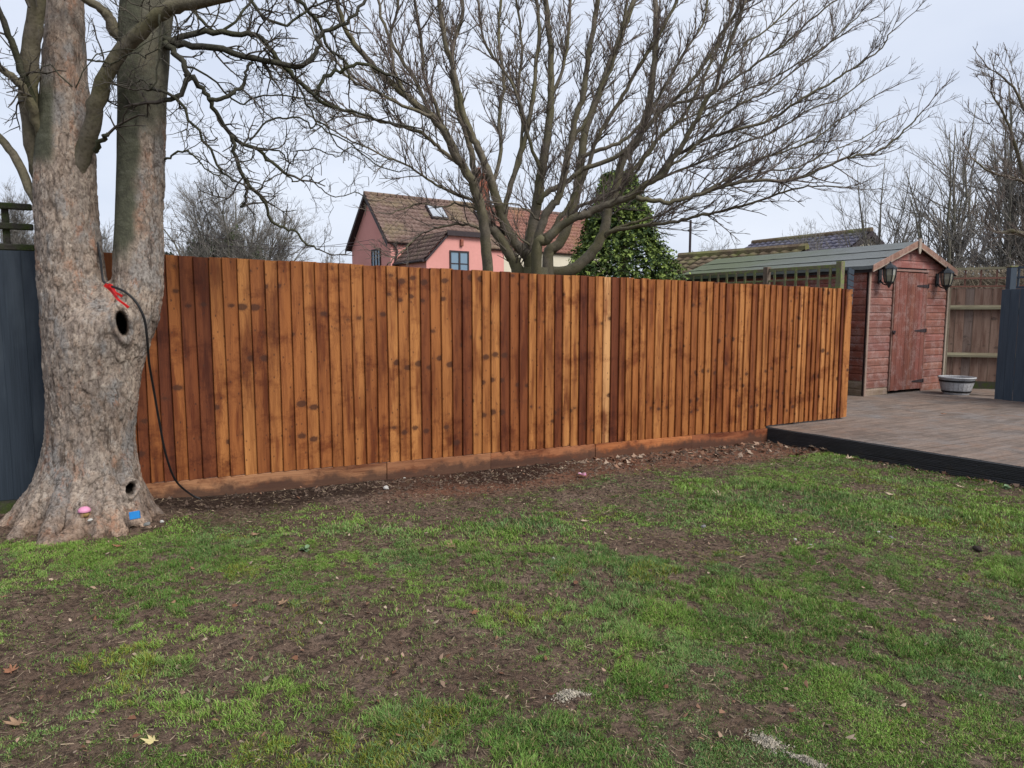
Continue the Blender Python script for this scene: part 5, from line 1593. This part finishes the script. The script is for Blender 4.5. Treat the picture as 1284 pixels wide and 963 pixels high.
mb = MB(); mb.box(-.035, -.006, -.012, .02, 0, DZ - .03); o = mb.build('frame', M_doorw, dr, bevel=.002); o.color = (.22, .13, .10, .2)
mb = MB(); mb.box(DX1 - DX0 + .0, DX1 - DX0 + .022, -.014, .02, 0, DZ - .03); o = mb.build('frame', M_doorw, dr, bevel=.002); o.color = (.26, .13, .10, .7)
mb = MB(); mb.box(0, DX1 - DX0 + .05, -.03, .005, 0, .035); o = mb.build('lintel', M_clad, shed, bevel=.003, loc=(DX0 - .03, -.022, DZ + .005)); o.color = (.30, .18, .15, .7)
# roof: felt over boards, overhanging
def felt():
    t = NT('roof_felt', .9, .2)
    x, y, z = t.xyz(t.obj)
    n = t.noise(t.obj, 1.6, 5, .65); n2 = t.noise(t.obj, 60, 4, .7); n3 = t.noise(t.obj, 5, 5, .7)
    c = t.ramp(n2, [(.3, (.105, .115, .115)), (.7, (.185, .195, .195))])
    g = t.math('ADD', t.math('MULTIPLY', y, .16), t.math('MULTIPLY', n, .6))
    c = t.mix(t.ramp(g, [(.42, 0.0), (.85, .8)]), c, (.105, .125, .065))
    c = t.mix(t.ramp(n3, [(.55, 0.0), (.72, .5)]), c, (.09, .085, .065))
    t.col(c); t.bump(n2, .6, .004); return t.m
M_felt = felt()
rs_ = math.hypot(SW / 2, SA - SE); ra = math.atan2(SA - SE, SW / 2)
OV = .07
for s_ in (-1, 1):
    # strips of felt across the slope
    base_ = SE - math.tan(ra) * OV
    bx = -OV if s_ == -1 else SW + OV
    up_ = Vector((math.cos(ra) * -s_, 0, math.sin(ra)))
    nn = Vector((math.sin(ra) * s_, 0, math.cos(ra)))
    p0 = Vector((bx, -.10, base_ + .03))
    L = rs_ + OV / math.cos(ra)
    mb = MB(); mb.prism([p0, p0 + Vector((0, SD + .3, 0)), p0 + Vector((0, SD + .3, 0)) + up_ * L, p0 + up_ * L], nn * -.018)
    mb.build('roof_board', M_darktrim, shed)
    d0 = 0; k = 0
    widths = [.42, .44, .46] if s_ == -1 else [.7, .7]
    tot = L / len(widths)
    for k in range(len(widths)):
        N = 28; vs = []; fs = []
        for i in range(N + 1):
            yy = (SD + .34) * i / N - .02
            for q in range(4):
                e = k * tot - .02 + (tot + .02) * q / 3
                hh = .006 + .005 * (1 if q == 0 else 0) + .006 * random.random() * (1 if q == 0 else .4) + (.004 if q == 0 else 0)
                jj = random.uniform(-.008, .008) if q == 0 and k else 0
                vs.append(tuple(p0 + Vector((0, yy, 0)) + up_ * (e + jj) + nn * hh))
        for i in range(N):
            for q in range(3): fs.append((i * 4 + q, i * 4 + q + 1, i * 4 + 5 + q, i * 4 + 4 + q))
        mb = MB(); mb.add(vs, fs)
        # turned down edge at the eaves
        if k == 0:
            vs2 = [vs[i * 4] for i in range(N + 1)] + [tuple(Vector(vs[i * 4]) + Vector((0, 0, -.055))) for i in range(N + 1)]
            mb.add(vs2, [(i, i + 1, N + 2 + i, N + 1 + i) for i in range(N)])
        o = mb.build('roof_felt', M_felt, shed, smooth=False)
        bm = bmesh.new(); bm.from_mesh(o.data); bmesh.ops.recalc_face_normals(bm, faces=bm.faces)
        if sum(f.normal.z * f.calc_area() for f in bm.faces) < 0: bmesh.ops.reverse_faces(bm, faces=bm.faces)
        bm.to_mesh(o.data); bm.free()
    # fascia under the eaves
    mb = MB(); xf = bx + (.02 if s_ == -1 else -.04)
    mb.box(xf, xf + .02, -.12, SD + .1, base_ - .06, base_ + .012); mb.build('eaves_fascia', M_darktrim, shed)
    # barge board
    for yy in (-.125,):
        a = Vector((bx - (.01 if s_ == -1 else -.01), yy, base_ + .045)); b_ = a + up_ * (L + .01); b_.x = SW / 2 + (.0 if s_ == -1 else .001)
        mb = MB(); mb.prism([a, b_, b_ + Vector((0, 0, -.105)), a + Vector((0, 0, -.105))], (0, .022, 0))
        o = mb.build('barge_board', M_doorw, shed, bevel=.002)
        bm = bmesh.new(); bm.from_mesh(o.data); bmesh.ops.recalc_face_normals(bm, faces=bm.faces); bm.to_mesh(o.data); bm.free()
        o.color = (.33, .20, .15, .4)
        mb = MB(); c_ = a + Vector((0, -.003, -.105)); d_ = b_ + Vector((0, -.003, -.105))
        mb.prism([c_, d_, d_ + Vector((0, 0, .016)), c_ + Vector((0, 0, .016))], (0, .003, 0)); o = mb.build('worn_edge', M_doorw, shed); o.color = (.42, .36, .29, .4)
mb = MB(); mb.box(SW / 2 - .035, SW / 2 + .035, -.145, -.127, SA - .12, SA + .075)
mb.prism([(SW / 2 - .035, -.145, SA - .12), (SW / 2 + .035, -.145, SA - .12), (SW / 2 + .012, -.145, SA - .17), (SW / 2 - .012, -.145, SA - .17)], (0, .018, 0))
o = mb.build('finial', M_doorw, shed); o.color = (.40, .36, .30, .2)

# ---- wall lanterns
M_lampblack = simple('lantern_black_paint', (.010, .014, .018), .35, .2, 20, .5)
def lglass():
    t = NT('lantern_glass', .2, .5); t.col((.26, .25, .19)); t.b.inputs['Transmission Weight'].default_value = .25
    return t.m
M_lglass = lglass()
def lantern(sx, sz, label):
    w_ = shed.matrix_world
    base = Matrix.Translation(S0) @ Matrix.Rotation(sang, 4, 'Z') @ Vector((sx, -.022, sz))
    o = empty('wall_lantern', base, sang); tag(o, label, 'lantern', 'carriage lanterns on the shed front')
    cy = -.15
    mb = MB(); mb.box(-.035, .035, -.02, 0, -.12, .10); mb.tube([(0, -.01, -.06), (0, -.06, -.13), (0, -.11, -.15), (0, cy, -.135)], .011, 8); mb.tube([(0, -.01, .09), (0, -.09, .15), (0, cy, .16)], .010, 8)
    mb.build('bracket', M_lampblack, o, bevel=.004)
    mb = MB(); mb.lathe([(.0, .215), (.012, .21), (.010, .19), (.028, .18), (.035, .165), (.060, .15), (.092, .115), (.098, .105), (.098, .095), (.0, .095)], 6, c=(0, cy, 0)); mb.build('cap', M_lampblack, o)
    mb = MB(); mb.lathe([(.078, .094), (.074, .0), (.055, -.10)], 6, c=(0, cy, 0)); mb.build('glass', M_lglass, o)
    for j in range(6):
        t = math.pi * 2 * j / 6; c, s = math.cos(t), math.sin(t)
        mb = MB(); mb.tube([(c * .081, cy + s * .081, .095), (c * .077, cy + s * .077, 0), (c * .057, cy + s * .057, -.10)], .0085, 5); mb.build('glazing_bar', M_lampblack, o)
    mb = MB(); mb.lathe([(.066, -.098), (.064, -.108), (.050, -.125), (.030, -.145), (.018, -.175), (.010, -.19), (.0, -.205)], 6, c=(0, cy, 0)); mb.lathe([(.0, -.097), (.066, -.098)], 6, c=(0, cy, 0)); mb.build('base', M_lampblack, o)
    mb = MB(); mb.tube([(0, cy, -.09), (0, cy, -.03)], .014, 8); mb.lathe([(.014, -.03), (.026, .0), (.028, .03), (.0, .055)], 10, c=(0, cy, 0)); mb.build('bulb', M_white, o, smooth=True)
    o.scale = (1.15, 1.1, 1.0)
    return o
lantern(.25, 1.91, 'black glazed carriage lantern left of the shed door')
lantern(1.90, 1.89, 'black glazed carriage lantern right of the shed door')

# ================================================================== OLD FENCE AND TRELLIS RIGHT OF THE SHED
B0 = Vector((7.66, 12.30, .07)); bd = Vector((.94, -.33, 0)).normalized(); bang = math.atan2(bd.y, bd.x)
of = empty('old_fence', B0, bang)
tag(of, 'old grey brown board fence with green rails between the shed and blue fence', 'fence')
xx = -.25; k = 0
while xx < 2.2:
    w = .135
    mb = MB(); mb.box(.002, w - .002, -.006 * (k % 2), .010 - .006 * (k % 2), 0, 1.62)
    o = mb.build('board', M_oldwood, of, bevel=.001, loc=(xx, 0, .13)); c = random.choice([(.24, .165, .13), (.31, .23, .18), (.20, .155, .135), (.35, .26, .20), (.27, .18, .14)])
    o.color = c + (random.choice([.2, .5, .8]),); xx += w; k += 1
for zz in (.60, 1.43):
    mb = MB(); mb.prism([(-.3, -.008, -.045), (-.3, -.085, -.045), (-.3, -.085, -.010), (-.3, -.03, .03), (-.3, -.008, .03)], (2.6, 0, 0))
    o = mb.build('rail', M_oldrail, of, loc=(0, 0, zz)); o.color = (.23, .22, .15, .3)
    bm = bmesh.new(); bm.from_mesh(o.data); bmesh.ops.recalc_face_normals(bm, faces=bm.faces); bm.to_mesh(o.data); bm.free()
mb = MB(); mb.box(-.3, 2.3, -.01, .02, -.07, .128); o = mb.build('gravel_board', M_moss, of)
mb = MB(); mb.box(-.03, .03, -.09, -.012, -.05, 1.75); o = mb.build('post', M_oldwood, of, loc=(.02, 0, 0)); o.color = (.36, .33, .25, .2)
tr = empty('brown_trellis', B0 + Vector((0, 0, 1.77)), bang); tag(tr, 'brown square trellis panel on top of the old fence right of the shed', 'trellis')
mb = MB(); mb.box(-.3, 2.2, -.02, .02, .30, .34); o = mb.build('top_rail', M_oldrail, tr); o.color = (.26, .25, .17, .3)
for zz in (.0, .14):
    mb = MB(); mb.box(-.3, 2.2, -.014, .0, zz, zz + .028); o = mb.build('slat', M_oldrail, tr); o.color = (.24, .12, .09, .3)
xx = -.2
while xx < 2.2:
    mb = MB(); mb.box(xx - .014, xx + .014, .001, .014, -.0, .30); o = mb.build('upright', M_oldwood, tr); o.color = (.20, .11, .085, .3); xx += .235
# pale rough hedge / wall beyond the trellis
M_thatch = limb_bark('dry_reed', (.20, .165, .12), (.36, .30, .23), (.24, .2, .14), 9, .4)
hb = Tubes(); rr = random.Random(90)
for _ in range(5200):
    p = (rr.uniform(-.6, 3.2), rr.uniform(.0, .25), rr.uniform(1.2, 2.08))
    a = rr.gauss(0, .8); L = rr.uniform(.08, .22)
    hb.add([p, (p[0] + L * math.sin(a), p[1] + rr.gauss(0, .03), p[2] + L * math.cos(a) * .8)], .006, .003, 3)
hr = empty('dry_hedge', B0 + Vector((.15, .8, 0)), bang); tag(hr, 'pale dry twiggy hedge seen through the brown trellis right of the shed', 'hedge')
o = link('stems', np_mesh('stems', hb.v, hb.f), M_thatch, hr); tag(o, kind='stuff')
mb = MB(); mb.box(-.6, 3.2, .1, .2, 0, 2.0); mb.build('core', M_thatch, hr)

# ================================================================== BLUE FENCE, RIGHT EDGE
bf = empty('blue_side_fence', (7.48, 10.65, .07), math.atan2(-.91, .41))
tag(bf, 'slate blue painted board fence at the right edge of the deck', 'fence')
xx = 0
for k in range(16):
    mb = MB(); mb.box(.002, .128, -.014 - .006 * (k % 2), -.006 * (k % 2), 0, 1.70 + random.uniform(-.004, .004))
    mb.build('board', M_blue, bf, bevel=.002, loc=(xx, 0, -.02)); xx += .13
mb = MB(); mb.box(0, 2.0, .001, .05, .3, .37); mb.box(0, 2.0, .001, .05, 1.3, 1.37); mb.build('rail', M_blue, bf)
bp = empty('blue_post', (P(1268, 350, 10.95).x, 10.95, .07)); tag(bp, 'tall blue grey post at the corner where old fence meets blue fence', 'post')
mb = MB(); mb.box(-.05, .05, -.05, .05, 0, 2.03); mb.build('shaft', M_blue, bp, bevel=.004)
mb = MB(); mb.box(-.058, .058, -.058, .058, 2.03, 2.055); mb.build('cap', M_moss2, bp, bevel=.006)
bt = empty('blue_trellis', (7.62, 10.55, 1.76), math.atan2(-.91, .41)); tag(bt, 'blue painted trellis on top of the blue fence at the right edge', 'trellis')
for zz in (.0, .15, .295):
    mb = MB(); mb.box(0, 1.9, -.014, .0, zz, zz + .032); mb.build('slat', M_blue, bt)
for q in range(12):
    mb = MB(); mb.box(q * .16, q * .16 + .028, .001, .016, 0, .327); mb.build('upright', M_blue, bt)

# ================================================================== GREEN TRELLIS BEHIND THE NEW FENCE
G0 = Vector((4.97, 10.60, 0)); gd = Vector((-.508, .861, 0)); gang = math.atan2(gd.y, gd.x)
gt_ = empty('green_trellis', G0, gang); tag(gt_, 'green mossy square trellis on posts between the new fence and the shed side', 'trellis')
Lg = 3.3
for zz, th in ((1.60, .04), (1.76, .03), (1.91, .03), (2.075, .055)):
    mb = MB(); mb.box(.05, Lg, -.012, .012, zz, zz + th); o = mb.build('rail', M_moss2, gt_, bevel=.003)
q = .15; k = 0
while q < Lg:
    if abs(q - 1.35) > .12:
        mb = MB(); mb.box(q - .021, q + .021, .013, .030, 1.55, 2.09); o = mb.build('upright', M_moss2, gt_, bevel=.002)
    q += .205; k += 1
for q, hh, m_ in ((.0, 2.17, M_moss2), (1.35, 2.16, M_oldwood), (Lg, 2.12, M_moss2)):
    mb = MB(); mb.box(-.045, .045, -.045, .045, -.3, hh); o = mb.build('post', m_, gt_, bevel=.004, loc=(q, 0, 0)); o.color = (.17, .135, .105, .3)
xx = .05; k = 0
while xx < Lg:
    mb = MB(); mb.box(.002, .118, .015, .03, 0, 1.58); o = mb.build('board', M_oldwood, gt_, loc=(xx, 0, 0)); o.color = (.17, .13, .10, .4); xx += .12
ws = empty('slatted_panel_end', G0 + Vector((.13, .02, 0))); tag(ws, 'blue grey wavy slatted panel end beside the green trellis post', 'panel')
for k in range(6):
    mb = MB(); z0 = 1.55 + k * .09
    mb.prism([(0, -.01, z0), (.085, -.01, z0 - .035), (.09, -.01, z0 + .035), (0, -.01, z0 + .085)], (0, .015, 0)); mb.build('slat', M_blue, ws)
mb = MB(); mb.box(.0, .02, .006, .03, -.2, 2.08); mb.build('stile', M_blue, ws)

# ================================================================== HALF BARREL PLANTER
pl = empty('barrel_planter', (7.28, 11.28, .072)); tag(pl, 'grey half barrel planter with black bands in front of the old fence', 'planter')
def barrelm():
    t = NT('grey_barrel', .7, .3); n = t.noise(t.obj, 9, 5, .7); n2 = t.noise(t.obj, 50, 4, .6)
    t.col(t.mix(t.ramp(n2, [(.35, .4), (.6, 0.0)]), t.ramp(n, [(.3, (.28, .28, .29)), (.7, (.48, .48, .485))]), (.12, .12, .125))); t.bump(n2, .4, .004); return t.m
M_bar = barrelm()
NS = 22
for j in range(NS):
    a0, a1 = 2 * math.pi * (j + .03) / NS, 2 * math.pi * (j + .97) / NS
    mb = MB(); vs = []
    pr = [(.185, 0), (.215, .08), (.240, .17), (.258, .27)]
    for (r_, z_) in pr:
        for a in (a0, a1): vs.append((r_ * math.cos(a), r_ * math.sin(a), z_))
    for (r_, z_) in pr[::-1]:
        for a in (a0, a1): vs.append(((r_ - .018) * math.cos(a), (r_ - .018) * math.sin(a), z_))
    fs = [(2 * q, 2 * q + 1, 2 * q + 3, 2 * q + 2) for q in range(7)] + [(14, 15, 1, 0)] + [tuple(range(0, 16, 2))[::-1], tuple(range(1, 16, 2))]
    mb.add(vs, fs); mb.build('stave', M_bar, pl)
for z0, z1, ra_, rb_ in ((.035, .062, .205, .214), (.205, .235, .2535, .2585)):
    mb = MB(); mb.lathe([(ra_ - .01, z0), (ra_, z0), (rb_, z1), (rb_ - .01, z1)], 40); mb.build('band', M_black, pl)
mb = MB(); mb.lathe([(.255, .262), (.272, .262), (.276, .275), (.268, .288), (.245, .288), (.240, .262)], 40); mb.build('rim', M_bar, pl, smooth=True)
mb = MB(); mb.lathe([(.0, .245), (.12, .25), (.236, .235)], 20); mb.build('soil', M_litterdark := simple('compost', (.10, .085, .07), .95, .5, 30), pl)

# ================================================================== LEAVES, STONES AND SMALL THINGS
def leaf(name, mat, loc, size, seed, label, cat='leaf', group=None):
    """curled palmate dry leaf"""
    r_ = random.Random(seed); vs = [(0, 0, 0)]; n = 5; out = []
    tips = []
    for i in range(n):
        a = math.pi * (.12 + .76 * i / (n - 1)) if True else 0
        L = size * (.62 + .38 * math.sin(math.pi * i / (n - 1))) * r_.uniform(.85, 1.1)
        tips.append((a, L))
        if i < n - 1:
            pass
    ring = [(-.5 * math.pi * .2, size * .18)]
    for i, (a, L) in enumerate(tips):
        ring += [(a - .15, L * .74), (a, L), (a + .13, L * .7)]
        if i < n - 1: ring.append(((a + tips[i + 1][0]) / 2, L * .52))
    ring.append((math.pi * 1.1, size * .18))
    curl = r_.uniform(.25, .9) / size; cv = r_.uniform(0, 6.28)
    def lift(x, y): 
        d = x * math.cos(cv) + y * math.sin(cv); e = -x * math.sin(cv) + y * math.cos(cv)
        return curl * d * d * .8 + curl * .3 * e * e + r_.uniform(-.002, .002)
    vs = [(0, 0, 0)]
    for a, L in ring:
        x_, y_ = L * math.cos(a), L * math.sin(a); vs.append((x_, y_, lift(x_, y_)))
    m = len(ring)
    fs = [(0, i + 1, i + 2) for i in range(m - 1)]
    vs2 = [(x_, y_, z_ - .0012) for x_, y_, z_ in vs]
    b = len(vs)
    fs2 = [(b, b + i + 2, b + i + 1) for i in range(m - 1)]
    mb = MB(); mb.add(vs + vs2, fs + fs2 + [(i + 1, b + i + 1, b + i + 2, i + 2) for i in range(m - 1)])
    mb.tube([(0, 0, .0), (.0, -size * .35, lift(0, -size * .35) * .5 + .001)], .0016, 4)
    o = mb.build(name, mat, loc=loc); o.rotation_euler = (r_.uniform(-.1, .1), r_.uniform(-.1, .1), r_.uniform(0, 6.28))
    return tag(o, label, cat, group)
LV = [
 (568, 688, .062, M_brownleaf, 'large curled brown leaf on the bare soil in the middle of the lawn'),
 (352, 760, .050, M_brownleaf, 'brown curled leaf on bare soil left of the lawn centre'),
 (592, 771, .040, M_reddleaf, 'rusty red dry leaf on bare soil below the middle of the lawn'),
 (25, 911, .058, M_brownleaf, 'flat brown leaf near the bottom left corner of the lawn'),
 (193, 933, .042, M_yellowleaf, 'pale yellow leaf standing in grass near the bottom left'),
 (1238, 779, .045, M_brownleaf, 'brown leaf lying on the thick grass near the right edge'),
 (14, 846, .045, M_reddleaf, 'reddish leaf on bare soil at the left edge of the lawn'),
 (322, 672, .045, M_brownleaf, 'upright brown leaf in the grass just beyond the dark soil'),
 (150, 687, .040, M_reddleaf, 'small reddish leaf in the grass below the tree roots'),
 (1118, 622, .060, M_paleleaf, 'pale leaf on the grass below the deck edge, mid way along'),
 (902, 623, .075, M_paleleaf, 'long pale dry leaf on the soil left of the deck corner'),
 (1063, 576, .075, M_paleleaf, 'large pale leaf leaning on the dark deck edge'),
 (1225, 616, .070, M_brownleaf, 'brown leaf against the deck edge near the right side'),
 (1206, 612, .055, M_paleleaf, 'small pale leaf against the deck edge beside a brown one'),
 (1182, 540, .060, M_reddleaf, 'dark red brown leaf lying on the deck boards'),
 (1037, 566, .085, M_paleleaf, 'big pale curled leaf of the pair piled at the deck edge, right hand one'),
 (1024, 563, .085, M_paleleaf, 'big pale curled leaf of the pair piled at the deck edge, left hand one'),
 (735, 655, .050, M_paleleaf, 'pale dead leaf flat on the grass below the pink flower'),
 (880, 585, .055, M_paleleaf, 'pale leaf on the red soil under the fence near its darker joint'),
 (1012, 690, .035, M_paleleaf, 'small pale leaf on bare soil in the right part of the lawn'),
]
for k, (px, py, s_, m_, lb) in enumerate(LV):
    p = ground_at(px, py)
    if lb.startswith('dark red brown leaf lying on the deck'): p = P(px, py, 7.6 * 1.0); p = Vector((P(px, py, 8.86).x, 8.86, TOPZ + .01))
    leaf('dry_leaf', m_, p + Vector((0, 0, .012)), s_, k + 40, lb)
# drift of leaf fragments in front of the deck corner
r = random.Random(15); V_, F_, C_ = [], [], []; k = 0
def frag(x, y, s):
    global k
    z = float(gz(np.array([x]), np.array([y]))[0]) + r.uniform(.004, .02)
    a = r.uniform(0, 6.28); n = 9 if s > .02 else 5; c = Vector((x, y, z)); tl = r.uniform(-.7, .7); t2 = r.uniform(-.7, .7)
    V_.append(tuple(c + Vector((0, 0, s * .15))))
    for i in range(n):
        t = a + 6.28 * i / n; q = s * (r.uniform(.7, 1.1) if i % 2 else r.uniform(.3, .6)); dx, dy = math.cos(t) * q, math.sin(t) * q
        V_.append(tuple(c + Vector((dx, dy, dx * tl + dy * t2))))
    for i in range(n): F_.append((k, k + 1 + i, k + 1 + (i + 1) % n))
    col = r.choice([(.30, .20, .14), (.22, .12, .075), (.36, .27, .20), (.15, .07, .04)]); v = r.uniform(.6, 1.1)
    C_.extend([(col[0] * v, col[1] * v, col[2] * v, 1)] * (n + 1)); k += n + 1
for _ in range(230):
    t = r.uniform(3.4, 6.2); d = .08 + abs(r.gauss(0, .38)) * (.55 + .45 * (t - 3.4) / 2.8)
    if d > 1.2: continue
    x, y = FA + FD * t + FN * d; frag(x, y, r.choice([r.uniform(.008, .02), r.uniform(.02, .05)]))
for _ in range(200):
    t = r.uniform(0.05, 3.6); d = abs(r.gauss(0, .05)) + .02
    x, y = DC + DD * t - DN * d; frag(x, y, r.uniform(.010, .032) if t > .9 or t < .2 else r.uniform(.02, .05))
for _ in range(420):
    p = ground_at(r.uniform(0, 1284), r.uniform(630, 950)); 
    if fdist(p.x, p.y) > .3: frag(p.x, p.y, r.uniform(.005, .020))
for _ in range(90):
    t = r.uniform(.2, 4.0); x, y = FA + FD * t + FN * (.05 + abs(r.gauss(0, .2))); frag(x, y, r.uniform(.006, .018))
me = np_mesh('leaf_litter', V_, F_); ca = me.color_attributes.new('col', 'FLOAT_COLOR', 'POINT'); ca.data.foreach_set('color', np.array(C_, np.float32).ravel())
tag(link('leaf_litter', me, M_litter), 'drift of dead leaf fragments on red soil between the fence and deck corner', 'leaves', kind='stuff')
STN = [
 (694, 701, .013, M_stone, 'small white pebble in the grass right of the lawn centre'),
 (1102, 668, .014, M_stone, 'white pebble in the grass, left one of two below the deck'),
 (1117, 675, .018, M_greystone, 'grey pebble in the grass, right one of two below the deck'),
 (997, 677, .012, M_stone, 'tiny white pebble on bare soil in the right half of the lawn'),
 (1017, 684, .012, M_stone, 'tiny pale pebble on bare soil, right beside another white one'),
 (484, 613, .028, M_stone, 'pale flint stone on the dark soil under the fence'),
 (882, 661, .020, M_greystone, 'flat grey stone on bare soil below the pink flower'),
 (507, 600, .012, M_stone, 'small white stone against the gravel board'),
]
for k, (px, py, s_, m_, lb) in enumerate(STN):
    p = ground_at(px, py); rock('pebble', m_, p + Vector((0, 0, s_ * .3)), (s_, s_ * .8, s_ * .6), 60 + k, lb, 'stone')
rock('soil_clod', simple('dark_clod', (.03, .022, .018), .95, .4, 50, bump=.8), ground_at(1226, 691) + Vector((0, 0, .015)), (.03, .022, .016), 71, 'dark lump of soil in the thick grass near the right edge', 'clod')
# loose crumbs of stone in the dug soil
# pale sand spills
for k, (px, py, sx, sy, rot, lb) in enumerate([(714, 873, .046, .034, .3, 'round pale sandy patch spilled on the grass, left one'), (965, 935, .042, .028, -.9, 'long pale sandy patch spilled on the grass near the bottom right'), (1012, 957, .050, .018, -.7, 'small yellowish sandy smear at the bottom edge')]):
    p = ground_at(px, py); rg = np.random.default_rng(k); N = 2600
    a = rg.uniform(0, 6.28, N); q = np.abs(rg.normal(0, .55, N)) ; q = q * (1 + .5 * (vnoise(np.cos(a) * 2 + k, np.sin(a) * 2, 0, 5) - .5) * 2)
    lx, ly = np.cos(a) * q * sx, np.sin(a) * q * sy
    gx_ = p.x + lx * math.cos(rot) - ly * math.sin(rot); gy_ = p.y + lx * math.sin(rot) + ly * math.cos(rot)
    gzv = gz(gx_, gy_) + .004 + .008 * np.exp(-q * q * 2)
    s_ = rg.uniform(.0015, .0045, N)
    b = np.stack([gx_, gy_, gzv], 1)
    def J(): return rg.normal(0, .8, (N, 3)) * s_[:, None]
    V = np.stack([b + J(), b + J(), b + J() + np.stack([0 * s_, 0 * s_, s_], 1), b + J()], 1).reshape(-1, 3); o4 = np.arange(N) * 4
    F = np.concatenate([np.stack([o4, o4 + 1, o4 + 2], 1), np.stack([o4, o4 + 2, o4 + 3], 1), np.stack([o4 + 1, o4 + 3, o4 + 2], 1)])
    tag(link('sand_patch', np_mesh('sand_patch', V, F), M_sand), lb, 'sand', kind='stuff')
# pink artificial flower by the gravel board
p = ground_at(731, 599); fl = empty('pink_flower', p + Vector((0, 0, .0))); tag(fl, 'crumpled pink and white fabric flower on the soil below the fence', 'flower')
rf = random.Random(8)
for k in range(9):
    a = k * .75; mb = MB(); L = rf.uniform(.035, .055); w = .022; tl = rf.uniform(.2, 1.1)
    d = Vector((math.cos(a) * math.cos(tl), math.sin(a) * math.cos(tl), math.sin(tl))); s = Vector((-math.sin(a), math.cos(a), 0))
    c0 = Vector((0, 0, .02))
    mb.add([c0, c0 + d * L * .5 + s * w, c0 + d * L + s * w * .5 + Vector((0, 0, -.008)), c0 + d * L - s * w * .5 + Vector((0, 0, -.004)), c0 + d * L * .5 - s * w, c0 + d * L * .5 + Vector((0, 0, .006))],
           [(0, 1, 5), (1, 2, 5), (2, 3, 5), (3, 4, 5), (4, 0, 5)])
    mb.build('petal', M_pink if k % 3 else M_white, fl)
# weeds
for k, (px, py, s_, lb) in enumerate([(384, 690, .065, 'pale green rosette weed in the grass left of the lawn centre'), (1262, 612, .07, 'small green weed sprouting against the deck edge at the right')]):
    p = ground_at(px, py); w_ = empty('weed', p); tag(w_, lb, 'plant')
    rw = random.Random(k)
    for j in range(22):
        a = rw.uniform(0, 6.28); L = s_ * rw.uniform(.4, .8); tl = rw.uniform(.15, .9); w2 = L * .28
        d = Vector((math.cos(a) * math.cos(tl), math.sin(a) * math.cos(tl), math.sin(tl))); s = Vector((-math.sin(a), math.cos(a), 0))
        mb = MB(); dr_ = Vector((0, 0, -L * .25))
        mb.add([Vector((0, 0, 0)), d * L * .5 + s * w2, d * L * .8 + s * w2 * .7 + dr_ * .5, d * L + dr_, d * L * .8 - s * w2 * .7 + dr_ * .5, d * L * .5 - s * w2, d * L * .55 + Vector((0, 0, -.004))],
               [(0, 1, 6), (1, 2, 6), (2, 3, 6), (3, 4, 6), (4, 5, 6), (5, 0, 6)])
        mb.build('leaf', M_weed, w_)
